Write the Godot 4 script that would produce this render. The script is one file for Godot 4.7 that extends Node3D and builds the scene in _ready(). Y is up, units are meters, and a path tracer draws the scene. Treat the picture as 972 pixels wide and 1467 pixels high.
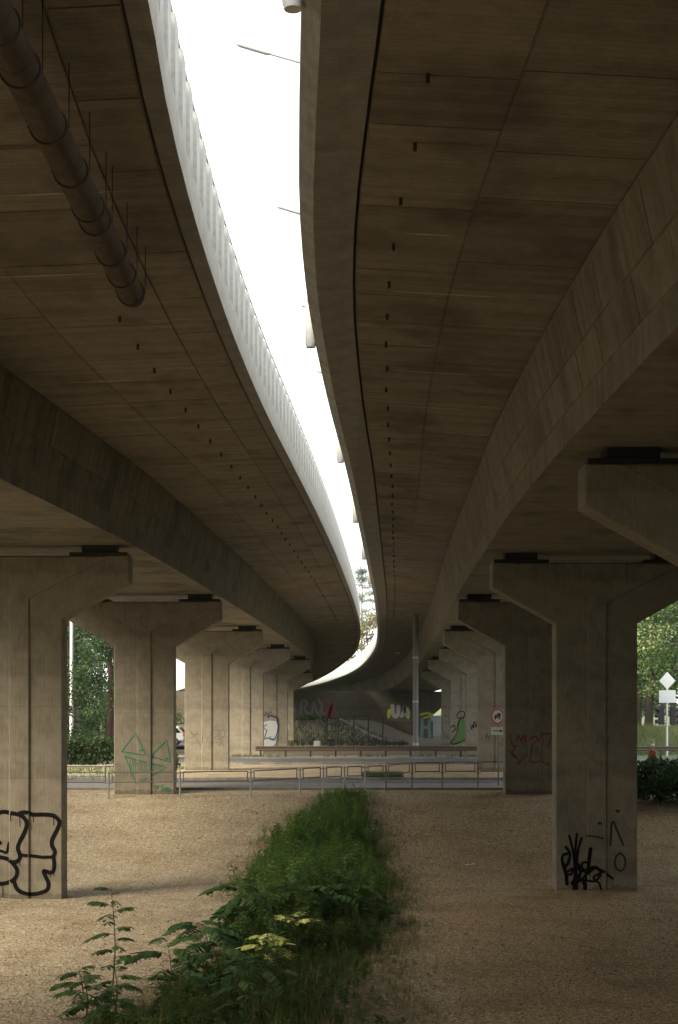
extends Node3D
# Underside of two parallel motorway viaducts. x right, y up, the camera looks along -z; "d" below is the distance -z.

const EYE := 3.4          # eye height above the road
const LEFT_EDGE := [[4.0, -1.72], [10.0, -1.8], [14.1, -1.9], [16.7, -2.02], [20.0, -2.08], [23.7, -2.06], [27.6, -1.98], [33.6, -1.75], [40.7, -1.36], [51.8, -0.76], [66.0, -0.08], [90.0, 0.88], [112.0, 1.6], [128.0, 1.93], [142.0, 2.0], [154.0, 1.55], [172.0, -0.3], [186.0, -1.95], [199.0, -3.9], [215.0, -7.2], [245.0, -14.8]]
const RIGHT_EDGE := [[4.0, -0.2], [10.0, -0.3], [14.1, -0.37], [16.3, -0.45], [20.5, -0.57], [24.6, -0.56], [27.9, -0.47], [34.0, -0.22], [41.7, 0.17], [53.4, 0.68], [71.6, 1.44], [90.0, 2.2], [115.0, 3.05], [132.0, 3.55], [146.0, 3.72], [160.0, 3.2], [174.0, 2.1], [188.0, 0.3], [208.0, -3.7], [225.0, -7.9], [245.0, -13.5]]
const LEVEL := [[4.0, 7.1], [60.0, 7.1], [112.0, 7.1], [126.0, 7.0], [140.0, 6.65], [155.0, 5.95], [172.0, 5.05], [188.0, 4.4], [200.0, 3.9], [212.0, 3.5], [245.0, 2.6]]
const HALF := {-1: 8.05, 1: 7.4}
# how much farther from the gap the girder runs near the viewer
const LEFT_SPREAD := [[4.0, 0.7], [15.0, 0.7], [27.0, 0.58], [32.7, 0.3], [41.0, 0.02], [60.0, 0.0], [250.0, 0.0]]
const RIGHT_SPREAD := [[4.0, 0.72], [15.0, 0.72], [22.0, 0.7], [26.0, 0.6], [38.0, 0.22], [59.0, -0.04], [90.0, 0.0], [250.0, 0.0]]

const TAG_BUBBLE := [
	[0.125, -0.68, 2.45, -0.49, 2.53, -0.25, 2.5, -0, 2.45, 0.15, 2.36, 0.23, 2.18, 0.15, 1.9, 0.02, 1.65, -0.03, 1.47, 0.02, 1.31, 0.03, 1.19, -0.06, 1.08, -0.19, 1.06],
	[0.125, 0.02, 2.49, 0.19, 2.52, 0.4, 2.45, 0.71, 2.45, 0.99, 2.42, 1.14, 2.3, 1.17, 2.18, 1.08, 1.96, 0.96, 1.71, 0.96, 1.53, 1.04, 1.37, 1, 1.22],
	[0.100, 0.03, 1.27, 0.37, 1.24, 0.68, 1.2, 0.99, 1.21],
	[0.120, 0.99, 1.22, 1.02, 1.03, 1, 0.82, 0.9, 0.75, 0.71, 0.8, 0.77, 0.63, 0.85, 0.44, 0.82, 0.26, 0.65, 0.17, 0.4, 0.12, 0.12, 0.17, -0.06, 0.29, -0.15, 0.54],
	[0.120, -0.87, 1.19, -0.68, 1.2, -0.49, 1.19, -0.31, 1.13, -0.15, 1, -0.05, 0.82, -0.09, 0.63, -0.25, 0.49, -0.49, 0.43, -0.68, 0.43, -0.87, 0.48],
	[0.080, -0.8, 1.47, -0.68, 1.43, -0.49, 1.37, -0.37, 1.34, -0.34, 1.47, -0.31, 1.62],
	[0.110, -0.71, 1.84, -0.63, 1.68, -0.56, 1.62],
]
const TAG_TRIANGLES := [
	[0.045, -0.93, 1.74, -0.35, 2.51, 0.08, 1.59, -0.93, 1.74],
	[0.045, 0.28, 1.54, 0.95, 2.22, 1.11, 1.3, 0.28, 1.54],
	[0.045, -0.78, 1.53, 0.95, 1.08, -0.32, 0.39, -0.78, 1.53],
	[0.060, -0.16, 1.81, -0.06, 1.79],
	[0.060, 0.9, 1.45, 1, 1.43],
	[0.030, 0.45, 0.31, 0.42, 0.22, 0.52, 0.2, 0.54, 0.31, 0.45, 0.31],
	[0.030, 0.58, 0.2, 0.58, 0.31, 0.67, 0.33],
	[0.030, 0.82, 0.37, 0.71, 0.31, 0.8, 0.22, 0.71, 0.12],
	[0.030, 0.86, 0.24, 0.84, 0.1, 0.93, 0.1, 0.93, 0.24, 0.86, 0.24],
	[0.030, 0.98, 0.22, 0.96, 0.08, 1.05, 0.08, 1.04, 0.22, 0.98, 0.22],
	[0.018, -0.59, 1.45, -0.51, 0.78],
	[0.018, -0.49, 1.43, -0.42, 0.8],
	[0.018, -0.4, 1.4, -0.32, 0.82],
	[0.018, -0.3, 1.38, -0.22, 0.84],
	[0.018, -0.21, 1.36, -0.13, 0.86],
	[0.018, -0.11, 1.34, -0.03, 0.89],
	[0.018, -0.01, 1.32, 0.06, 0.91],
	[0.018, 0.08, 1.29, 0.16, 0.93],
	[0.018, 0.18, 1.27, 0.26, 0.95],
	[0.018, 0.28, 1.25, 0.35, 0.97],
	[0.018, 0.37, 1.23, 0.45, 1],
	[0.018, 0.47, 1.21, 0.54, 1.02],
	[0.018, 0.56, 1.18, 0.64, 1.04],
	[0.018, 0.66, 1.16, 0.74, 1.06],
]
const TAG_THIN := [
	[0.030, -0.98, 2.35, -0.85, 2.05, -0.51, 2.05],
	[0.030, -0.9, 2.18, -0.64, 1.87, -0.34, 1.36, -0.21, 1.96],
	[0.020, -0.98, 1.79, -0.55, 2.05],
	[0.025, 0.31, 2.18, 0.33, 1.53],
	[0.025, 0.31, 2.26, 0.66, 2.32, 0.76, 2.05, 0.42, 1.83],
	[0.025, 0.7, 2.26, 1, 2.31, 1.06, 1.96, 0.66, 1.74],
	[0.020, 0.57, 1.61, 0.7, 1.36, 0.83, 1.61, 1, 1.31],
]
const TAG_BUBBLE_BLUE := [
	[0.090, -0.54, 2.79, -0.24, 2.95, 0.05, 2.87, 0.33, 2.74, 0.41, 1.99, 0.26, 1.19, -0.04, 0.86, -0.54, 0.99, -0.91, 0.83],
	[0.070, -0.58, 2.18, -0.91, 1.89, -0.55, 1.65, -0.77, 1.06],
	[0.070, -0.32, 1.1, -0.22, 1.04],
	[0.050, -0.91, 3.25, -0.77, 2.95, -0.61, 3.25, -0.48, 2.95, -0.24, 3.32, -0.11, 3.01],
]
const TAG_SCRAWL := [
	[0.060, -0.92, 2.38, -0.84, 2.01, -0.77, 2.38, -0.69, 2.08, -0.66, 2.6, -0.51, 2.16, -0.43, 2.68, -0.32, 2.23, -0.21, 2.56],
	[0.060, -0.43, 2.08, -0.36, 1.93],
]
const TAG_RED_SMALL := [
	[0.050, -0.83, 1.72, -0.73, 2.1, -0.8, 1.9, -0.6, 1.93, -0.71, 1.67],
	[0.050, 0.07, 2.13, 0.24, 2.18, 0.15, 1.84, 0.09, 1.55],
	[0.050, -0.11, 1.58, 0.12, 1.41, 0.24, 2.01, 0.18, 1.49],
]
const TAG_RED_LARGE := [
	[0.025, -1.06, 2.48, -0.93, 1.98, -0.81, 1.98, -0.98, 1.64, -0.77, 1.47],
	[0.025, -0.74, 2.15, -0.7, 2.44, -0.55, 2.15, -0.51, 2.44, -0.39, 2.15, -0.41, 2.44],
	[0.025, -0.34, 2.15, -0.01, 2.38, 0.08, 2.23, -0.13, 1.98, -0.18, 1.56, -0.26, 1.39, 0.03, 1.29, 0.25, 1.43],
	[0.025, -1.06, 1.77, -0.68, 1.39, -0.74, 1.18, -0.51, 1.47, -0.34, 1.64],
	[0.025, 0.12, 2.15, 0.29, 2.48, 0.71, 2.48, 0.54, 1.98],
	[0.020, 0.33, 1.35, 0.58, 1.14, 0.54, 1.47],
]
const TAG_PLANT := [
	[0.050, -0.84, 1.7, -0.74, 1.32, -0.68, 0.85, -0.67, 0.38],
	[0.050, -0.61, 1.75, -0.65, 1.32, -0.65, 0.38],
	[0.050, -0.46, 1.62, -0.56, 1.32, -0.61, 0.85, -0.63, 0.38],
	[0.060, -0.94, 1.34, -0.83, 1.18, -0.84, 0.95, -0.94, 0.78, -1.05, 0.88, -1.04, 1.08, -0.91, 1.15],
	[0.080, -1.03, 0.85, -0.93, 0.52, -0.91, 0.22],
	[0.050, -0.91, 0.58, -0.74, 0.7, -0.77, 0.52, -0.89, 0.5],
	[0.050, -0.46, 0.72, -0.43, 0.87, -0.28, 0.86, -0.24, 0.67, -0.43, 0.38],
	[0.050, -0.43, 0.6, -0.11, 0.75, 0.19, 0.62, 0.49, 0.38],
	[0.050, -0.28, 0.32, -0.04, 0.32, 0.12, 0.55, -0.11, 0.42, 0.06, 0.25, 0.12, 0.08],
	[0.120, -0.63, 0.45, -0.66, 0.18, -0.65, -0.02],
	[0.100, -0.41, 0.32, -0.35, 0.18, -0.34, -0.03],
	[0.100, -0.74, 0.25, -0.51, 0.35],
]
const TAG_FADED := [
	[0.070, 0.42, 1.42, 0.44, 1.75, 0.46, 2.05, 0.52, 2.12, 0.62, 1.88, 0.72, 1.65, 0.81, 1.42],
	[0.060, 0.72, 1.17, 0.59, 1.05, 0.56, 0.85, 0.62, 0.68, 0.76, 0.62, 0.87, 0.78, 0.86, 1.02, 0.72, 1.17],
	[0.090, 0.61, 2.45, 0.67, 2.45],
	[0.090, 0.06, 2.08, 0.12, 2.08],
	[0.050, -0.31, 1.7, -0.08, 1.68, 0.19, 1.62],
]

# ------------------------------------------------------------------ small mesh builder
class Shape:
	var v := PackedVector3Array()
	var n := PackedVector3Array()
	var uv := PackedVector2Array()
	var c := PackedColorArray()
	var tint := Color(1, 1, 1)
	var swap := false

	func put(p: Vector3, nn: Vector3, u: Vector2) -> void:
		v.append(p); n.append(nn); uv.append(u); c.append(tint)

	func flat_uv(p: Vector3, nn: Vector3) -> Vector2:
		var a := nn.abs()
		var u: Vector2
		if a.y >= a.x and a.y >= a.z:
			u = Vector2(p.x, p.z)
		elif a.x >= a.z:
			u = Vector2(p.z, p.y)
		else:
			u = Vector2(p.x, p.y)
		return Vector2(u.y, u.x) if swap else u

	# triangle whose front looks along "out"
	func tri(a: Vector3, b: Vector3, d: Vector3, out: Vector3) -> void:
		var nn := (d - a).cross(b - a)
		if nn.length_squared() < 1e-14:
			return
		nn = nn.normalized()
		if nn.dot(out) < 0.0:
			var t := b
			b = d
			d = t
			nn = -nn
		put(a, nn, flat_uv(a, nn)); put(b, nn, flat_uv(b, nn)); put(d, nn, flat_uv(d, nn))

	func quad(a: Vector3, b: Vector3, d: Vector3, e: Vector3, out: Vector3) -> void:
		tri(a, b, d, out)
		tri(a, d, e, out)

	func box(lo: Vector3, hi: Vector3) -> void:
		chunk([Vector3(lo.x, lo.y, lo.z), Vector3(hi.x, lo.y, lo.z), Vector3(hi.x, lo.y, hi.z), Vector3(lo.x, lo.y, hi.z), Vector3(lo.x, hi.y, lo.z), Vector3(hi.x, hi.y, lo.z), Vector3(hi.x, hi.y, hi.z), Vector3(lo.x, hi.y, hi.z)])

	# eight corners: the lower ring, then the upper ring
	func chunk(p: Array) -> void:
		var m := Vector3.ZERO
		for q in p:
			m += q / 8.0
		for f in [[0, 1, 2, 3], [4, 5, 6, 7], [0, 1, 5, 4], [1, 2, 6, 5], [2, 3, 7, 6], [3, 0, 4, 7]]:
			var mid: Vector3 = (p[f[0]] + p[f[1]] + p[f[2]] + p[f[3]]) / 4.0
			quad(p[f[0]], p[f[1]], p[f[2]], p[f[3]], mid - m)

	# box with chamfered edges
	func soft_box(lo: Vector3, hi: Vector3, b: float) -> void:
		var m := (lo + hi) / 2.0
		var h := (hi - lo) / 2.0
		for ax in 3:
			for s in [-1.0, 1.0]:
				var q := []
				for k in [[-1, -1], [1, -1], [1, 1], [-1, 1]]:
					var p := Vector3.ZERO
					p[ax] = s * h[ax]
					p[(ax + 1) % 3] = k[0] * (h[(ax + 1) % 3] - b)
					p[(ax + 2) % 3] = k[1] * (h[(ax + 2) % 3] - b)
					q.append(m + p)
				var o := Vector3.ZERO
				o[ax] = s
				quad(q[0], q[1], q[2], q[3], o)
		for ax in 3:
			for s in [[-1, -1], [1, -1], [1, 1], [-1, 1]]:
				var i := (ax + 1) % 3
				var j := (ax + 2) % 3
				var q := []
				for e in [[-1.0, 0], [1.0, 0], [1.0, 1], [-1.0, 1]]:
					var p := Vector3.ZERO
					p[ax] = e[0] * (h[ax] - b)
					p[i] = s[0] * (h[i] - (b if e[1] else 0.0))
					p[j] = s[1] * (h[j] - (0.0 if e[1] else b))
					q.append(m + p)
				var o := Vector3.ZERO
				o[i] = s[0]; o[j] = s[1]
				quad(q[0], q[1], q[2], q[3], o)
		for sx in [-1, 1]:
			for sy in [-1, 1]:
				for sz in [-1, 1]:
					var s := Vector3(sx, sy, sz)
					var c0 := s * h
					tri(m + c0 - Vector3(0, sy, sz) * b, m + c0 - Vector3(sx, 0, sz) * b, m + c0 - Vector3(sx, sy, 0) * b, s)

	# round bar through points, radius at each
	func tube(p: Array, r: Array, sides := 8, cap := true) -> void:
		var last := []
		var nlast := []
		for i in p.size():
			var along: Vector3 = (p[mini(i + 1, p.size() - 1)] - p[maxi(i - 1, 0)]).normalized()
			var x := along.cross(Vector3(0.31, 0.17, 0.93) if absf(along.dot(Vector3(0.31, 0.17, 0.93))) < 0.9 else Vector3.RIGHT).normalized()
			var y := along.cross(x)
			var ring := []
			var nr := []
			for k in sides + 1:
				var a := TAU * k / sides
				var d := x * cos(a) + y * sin(a)
				ring.append(p[i] + d * r[i])
				nr.append(d)
			if i:
				for k in sides:
					var u0 := Vector2(float(k) / sides, i)
					smooth(last[k], nlast[k], last[k + 1], nlast[k + 1], ring[k + 1], nr[k + 1], u0)
					smooth(last[k], nlast[k], ring[k + 1], nr[k + 1], ring[k], nr[k], u0)
			if cap and (i == 0 or i == p.size() - 1):
				for k in range(1, sides - 1):
					tri(ring[0], ring[k], ring[k + 1], -along if i == 0 else along)
			last = ring
			nlast = nr

	func smooth(a: Vector3, na: Vector3, b: Vector3, nb: Vector3, d: Vector3, nd: Vector3, u := Vector2.ZERO) -> void:
		if (d - a).cross(b - a).dot(na + nb + nd) < 0.0:
			var t := b
			b = d
			d = t
			t = nb
			nb = nd
			nd = t
		put(a, na, u + Vector2(a.y, a.z)); put(b, nb, u + Vector2(b.y, b.z)); put(d, nd, u + Vector2(d.y, d.z))

	# outline in the xy plane, extruded from z0 (back) to z1 (front) with chamfer b
	func prism(poly: PackedVector2Array, z0: float, z1: float, b := 0.0) -> void:
		var inner := poly
		if b > 0.0:
			inner = PackedVector2Array()
			var area := 0.0
			for i in poly.size():
				area += poly[i].cross(poly[(i + 1) % poly.size()])
			var sg := signf(area)
			for i in poly.size():
				var e0 := (poly[i] - poly[i - 1]).normalized()
				var e1 := (poly[(i + 1) % poly.size()] - poly[i]).normalized()
				var n0 := Vector2(-e0.y, e0.x) * sg
				var n1 := Vector2(-e1.y, e1.x) * sg
				inner.append(poly[i] + (n0 + n1) * b / (1.0 + n0.dot(n1)))
		var idx := Geometry2D.triangulate_polygon(inner)
		for f in [[z0, -1.0], [z1, 1.0]]:
			for i in range(0, idx.size(), 3):
				tri(Vector3(inner[idx[i]].x, inner[idx[i]].y, f[0]), Vector3(inner[idx[i + 1]].x, inner[idx[i + 1]].y, f[0]), Vector3(inner[idx[i + 2]].x, inner[idx[i + 2]].y, f[0]), Vector3(0, 0, f[1]))
		var clockwise := Geometry2D.is_polygon_clockwise(poly)
		for i in poly.size():
			var p := poly[i]
			var q := poly[(i + 1) % poly.size()]
			var e := q - p
			var o := Vector3(e.y, -e.x, 0) * (-1.0 if clockwise else 1.0)
			quad(Vector3(p.x, p.y, z0 + b), Vector3(q.x, q.y, z0 + b), Vector3(q.x, q.y, z1 - b), Vector3(p.x, p.y, z1 - b), o)
			if b > 0.0:
				var pi := inner[i]
				var qi := inner[(i + 1) % poly.size()]
				quad(Vector3(p.x, p.y, z1 - b), Vector3(q.x, q.y, z1 - b), Vector3(qi.x, qi.y, z1), Vector3(pi.x, pi.y, z1), o.normalized() + Vector3(0, 0, 1))
				quad(Vector3(p.x, p.y, z0 + b), Vector3(q.x, q.y, z0 + b), Vector3(qi.x, qi.y, z0), Vector3(pi.x, pi.y, z0), o.normalized() + Vector3(0, 0, -1))

	func mesh() -> ArrayMesh:
		var a := []
		a.resize(Mesh.ARRAY_MAX)
		a[Mesh.ARRAY_VERTEX] = v
		a[Mesh.ARRAY_NORMAL] = n
		a[Mesh.ARRAY_TEX_UV] = uv
		a[Mesh.ARRAY_COLOR] = c
		var m := ArrayMesh.new()
		m.add_surface_from_arrays(Mesh.PRIMITIVE_TRIANGLES, a)
		return m


var taken := {}
var M := {}
var rng := RandomNumberGenerator.new()

func named(called: String, parent: Node) -> String:
	var key := called + "@" + str(parent.get_instance_id())
	taken[key] = taken.get(key, 0) + 1
	return called if taken[key] == 1 else "%s_%03d" % [called, taken[key] - 1]

func put_mesh(called: String, m: Mesh, mat: Material, parent: Node = self) -> MeshInstance3D:
	var o := MeshInstance3D.new()
	o.name = named(called, parent)
	o.mesh = m
	o.material_override = mat
	parent.add_child(o, true)
	return o

func part(called: String, s: Shape, mat: Material, parent: Node = self) -> MeshInstance3D:
	return put_mesh(called, s.mesh(), mat, parent)

func tag(o: Node, label: String, category: String, group := "") -> void:
	o.set_meta("label", label)
	o.set_meta("category", category)
	if group:
		o.set_meta("group", group)

func thing(called: String, at: Vector3, label: String, category: String, group := "") -> Node3D:
	var o := Node3D.new()
	o.name = named(called, self)
	add_child(o, true)
	o.position = at
	tag(o, label, category, group)
	return o

func setting(called: String, kind := "structure") -> Node3D:
	var o := Node3D.new()
	o.name = named(called, self)
	add_child(o, true)
	o.set_meta("kind", kind)
	return o

func copy(o: Node3D, at: Vector3, label: String) -> Node3D:
	var r: Node3D = o.duplicate()
	r.name = named(String(o.name).rstrip("0123456789_"), self)
	add_child(r, true)
	r.position = at
	r.set_meta("label", label)
	return r

func scatter(called: String, m: Mesh, mat: Material, where: Array, tints: Array, parent: Node = self) -> MultiMeshInstance3D:
	var mm := MultiMesh.new()
	mm.transform_format = MultiMesh.TRANSFORM_3D
	mm.use_colors = true
	mm.mesh = m
	mm.instance_count = where.size()
	for i in where.size():
		mm.set_instance_transform(i, where[i])
		mm.set_instance_color(i, tints[i])
	var o := MultiMeshInstance3D.new()
	o.name = named(called, parent)
	o.multimesh = mm
	o.material_override = mat
	o.set_meta("kind", "stuff")
	parent.add_child(o, true)
	return o

# smooth curve through a table of [distance, value]
func along(t: Array, d: float) -> float:
	var i := 0
	while i < t.size() - 2 and d > t[i + 1][0]:
		i += 1
	var slope := func(k: int) -> float:
		var a: int = maxi(k - 1, 0)
		var b: int = mini(k + 1, t.size() - 1)
		return (t[b][1] - t[a][1]) / (t[b][0] - t[a][0])
	var w: float = t[i + 1][0] - t[i][0]
	var x: float = (d - t[i][0]) / w
	if x < 0.0:
		return t[0][1]
	var x2 := x * x
	var x3 := x2 * x
	return t[i][1] * (2 * x3 - 3 * x2 + 1) + slope.call(i) * w * (x3 - 2 * x2 + x) + t[i + 1][1] * (3 * x2 - 2 * x3) + slope.call(i + 1) * w * (x3 - x2)

func edge(side: int, d: float) -> float:
	return along(LEFT_EDGE if side < 0 else RIGHT_EDGE, d)

# a point of a deck: "off" metres from the edge over the gap, "y" above the edge's underside
func deck_point(side: int, d: float, off: float, y: float) -> Vector3:
	var share := clampf((off - 1.0) / 2.6, 0.0, 1.0)
	off += share * along(LEFT_SPREAD if side < 0 else RIGHT_SPREAD, d)
	return Vector3(edge(side, d) + side * off, EYE + along(LEVEL, d) + y, -d)

func soft_step(a: float, b: float, x: float) -> float:
	var t := clampf((x - a) / (b - a), 0.0, 1.0)
	return t * t * (3.0 - 2.0 * t)

# height of the terrain
var ground_noise := FastNoiseLite.new()
func height(x: float, z: float) -> float:
	var d := -z
	var y := 0.0
	var hollow := soft_step(0.0, 13.0, d) * (1.0 - soft_step(46.0, 60.8, d)) * (1.0 - soft_step(22.0, 34.0, absf(x)))
	y -= 2.1 * hollow
	if d < 14.0:
		y += 1.75 * (1.0 - soft_step(2.0, 14.0, d))
	if d < 60.0:
		y += ground_noise.get_noise_2d(x * 6.0, z * 6.0) * 0.07 * (1.0 - soft_step(52.0, 60.0, d))
	if d > 106.0:
		y += ground_noise.get_noise_2d(x * 2.0, z * 2.0) * 0.25 * soft_step(106.0, 125.0, d)
		# grass bank before the abutment
		y += 2.3 * soft_step(146.0, 176.0, d + clampf(-x, -20.0, 10.0) * 0.9) * (1.0 - soft_step(4.0, 11.0, x)) * (1.0 - soft_step(185.0, 215.0, d))
		# meadow on the right and wood behind
		y += 1.6 * soft_step(108.0, 130.0, d) * soft_step(17.0, 23.0, x)
		y += 3.0 * soft_step(200.0, 290.0, d)
	return y

func gray(l: float) -> Color:
	return Color(l, l, l).linear_to_srgb()

func lin(r: float, g: float, b: float, a := 1.0) -> Color:
	var c := Color(r, g, b).linear_to_srgb()
	c.a = a
	return c

# ------------------------------------------------------------------ procedural textures
func board_image(boards: int, size: int, sd: int, board_tone: float, grain: float, speckle: float, pour: bool) -> Image:
	var im := Image.create(size, size, false, Image.FORMAT_RGB8)
	var r := RandomNumberGenerator.new()
	r.seed = sd
	var streak := FastNoiseLite.new()
	streak.seed = sd
	streak.frequency = 0.02
	streak.fractal_octaves = 4
	var blot := FastNoiseLite.new()
	blot.seed = sd + 5
	blot.frequency = 0.012
	blot.fractal_octaves = 3
	var tones := []
	var width := size / boards
	for b in boards + 1:
		tones.append(r.randf_range(-board_tone, board_tone))
	for y in size:
		var b := mini(y / width, boards - 1)
		var into := y % width
		for x in size:
			var t := float(x) / size
			var s := 0.0
			if pour:
				s = streak.get_noise_2d(x * 4.0, y * 0.35) * (1.0 - t) + streak.get_noise_2d((x - size) * 4.0, y * 0.35) * t
			else:
				s = streak.get_noise_2d(x * 0.9, y * 3.0) * (1.0 - t) + streak.get_noise_2d((x - size) * 0.9, y * 3.0) * t
			var m := blot.get_noise_2d(x, y) * (1.0 - t) + blot.get_noise_2d(x - size, y) * t
			var l: float = 0.86 + tones[b] + s * grain + m * 0.08 + r.randf_range(-speckle, speckle)
			if into == 0 and not pour:
				l -= 0.2 + s * 0.2
			if pour and (y % (size / 3) == 0):
				l -= 0.06 + s * 0.2
			if pour and x % (size / 12) == 0:
				l -= 0.045 + m * 0.2
			if r.randf() < 0.0012:
				l -= 0.3
			im.set_pixel(x, y, Color(l * 1.01, l, l * 0.985))
	return im

func noise_texture(sd: int, freq: float, ramp: Array, kind := FastNoiseLite.TYPE_SIMPLEX_SMOOTH, size := 512, octaves := 4) -> NoiseTexture2D:
	var t := NoiseTexture2D.new()
	var f := FastNoiseLite.new()
	f.seed = sd
	f.noise_type = kind
	f.frequency = freq
	f.fractal_octaves = octaves
	if kind == FastNoiseLite.TYPE_CELLULAR:
		f.fractal_type = FastNoiseLite.FRACTAL_NONE
		f.cellular_return_type = FastNoiseLite.RETURN_CELL_VALUE
		f.cellular_jitter = 1.0
	t.noise = f
	t.width = size
	t.height = size
	t.seamless = true
	var g := Gradient.new()
	g.offsets = PackedFloat32Array(ramp.map(func(e): return e[0]))
	g.colors = PackedColorArray(ramp.map(func(e): return e[1]))
	t.color_ramp = g
	return t

func plain(c: Color, rough := 0.8, metal := 0.0) -> StandardMaterial3D:
	var m := StandardMaterial3D.new()
	m.albedo_color = c
	m.roughness = rough
	m.metallic = metal
	return m

func concrete(tex: Texture2D, c: Color, metres: float, stain: Texture2D, stain_metres: float, relief := 0.35) -> StandardMaterial3D:
	var m := plain(c, 0.9)
	m.albedo_texture = tex
	m.uv1_scale = Vector3.ONE / metres
	m.heightmap_enabled = true
	m.heightmap_texture = tex
	m.heightmap_scale = relief
	m.detail_enabled = true
	m.detail_blend_mode = BaseMaterial3D.BLEND_MODE_MUL
	m.detail_albedo = stain
	m.detail_uv_layer = BaseMaterial3D.DETAIL_UV_2
	m.uv2_triplanar = true
	m.uv2_world_triplanar = true
	m.uv2_scale = Vector3.ONE / stain_metres
	m.metallic_specular = 0.3
	return m

# ------------------------------------------------------------------ the build
func _ready() -> void:
	rng.seed = 7
	ground_noise.seed = 3
	ground_noise.frequency = 0.03
	camera_and_light()
	materials()
	terrain()
	roads()
	deck(-1)
	deck(1)
	piers()
	abutments()
	hung_pipe()
	lamp_posts()
	railing()
	guardrail()
	street_things()
	trees()
	plants()
	person()

func camera_and_light() -> void:
	var cam := Camera3D.new()
	cam.name = "camera"
	cam.projection = Camera3D.PROJECTION_FRUSTUM
	cam.near = 0.1
	cam.size = 0.1 * 1467.0 / 2037.0
	cam.frustum_offset = Vector2(0.0, 0.1 * 284.5 / 2037.0)   # a rising lens keeps the piers upright
	cam.far = 3000.0
	cam.position = Vector3(0, EYE, 0)
	add_child(cam)
	cam.current = true
	var sky := ProceduralSkyMaterial.new()
	sky.sky_top_color = Color(0.95, 0.98, 1.0)
	sky.sky_horizon_color = Color(0.97, 0.97, 0.95)
	sky.sky_energy_multiplier = 0.95
	sky.sky_curve = 0.2
	sky.ground_bottom_color = Color(0.3, 0.28, 0.24)
	sky.ground_horizon_color = Color(0.5, 0.5, 0.46)
	sky.sun_angle_max = 1.0
	var e := Environment.new()
	e.background_mode = Environment.BG_SKY
	e.sky = Sky.new()
	e.sky.sky_material = sky
	e.tonemap_mode = Environment.TONE_MAPPER_LINEAR
	e.tonemap_exposure = 2.6
	e.fog_enabled = true
	e.fog_density = 0.00025
	e.fog_light_color = Color(0.95, 0.97, 1.0)
	e.sdfgi_enabled = true
	e.ssao_enabled = true
	e.ssil_enabled = true
	var w := WorldEnvironment.new()
	w.name = "air"
	w.environment = e
	add_child(w)
	var sun := DirectionalLight3D.new()
	sun.name = "sun"
	sun.light_energy = 1.2
	sun.light_angular_distance = 26.0
	sun.light_color = Color(1.0, 0.95, 0.86)
	sun.shadow_enabled = true
	add_child(sun)
	sun.look_at_from_position(Vector3.ZERO, Vector3(0.72, -0.55, -0.45))

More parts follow.
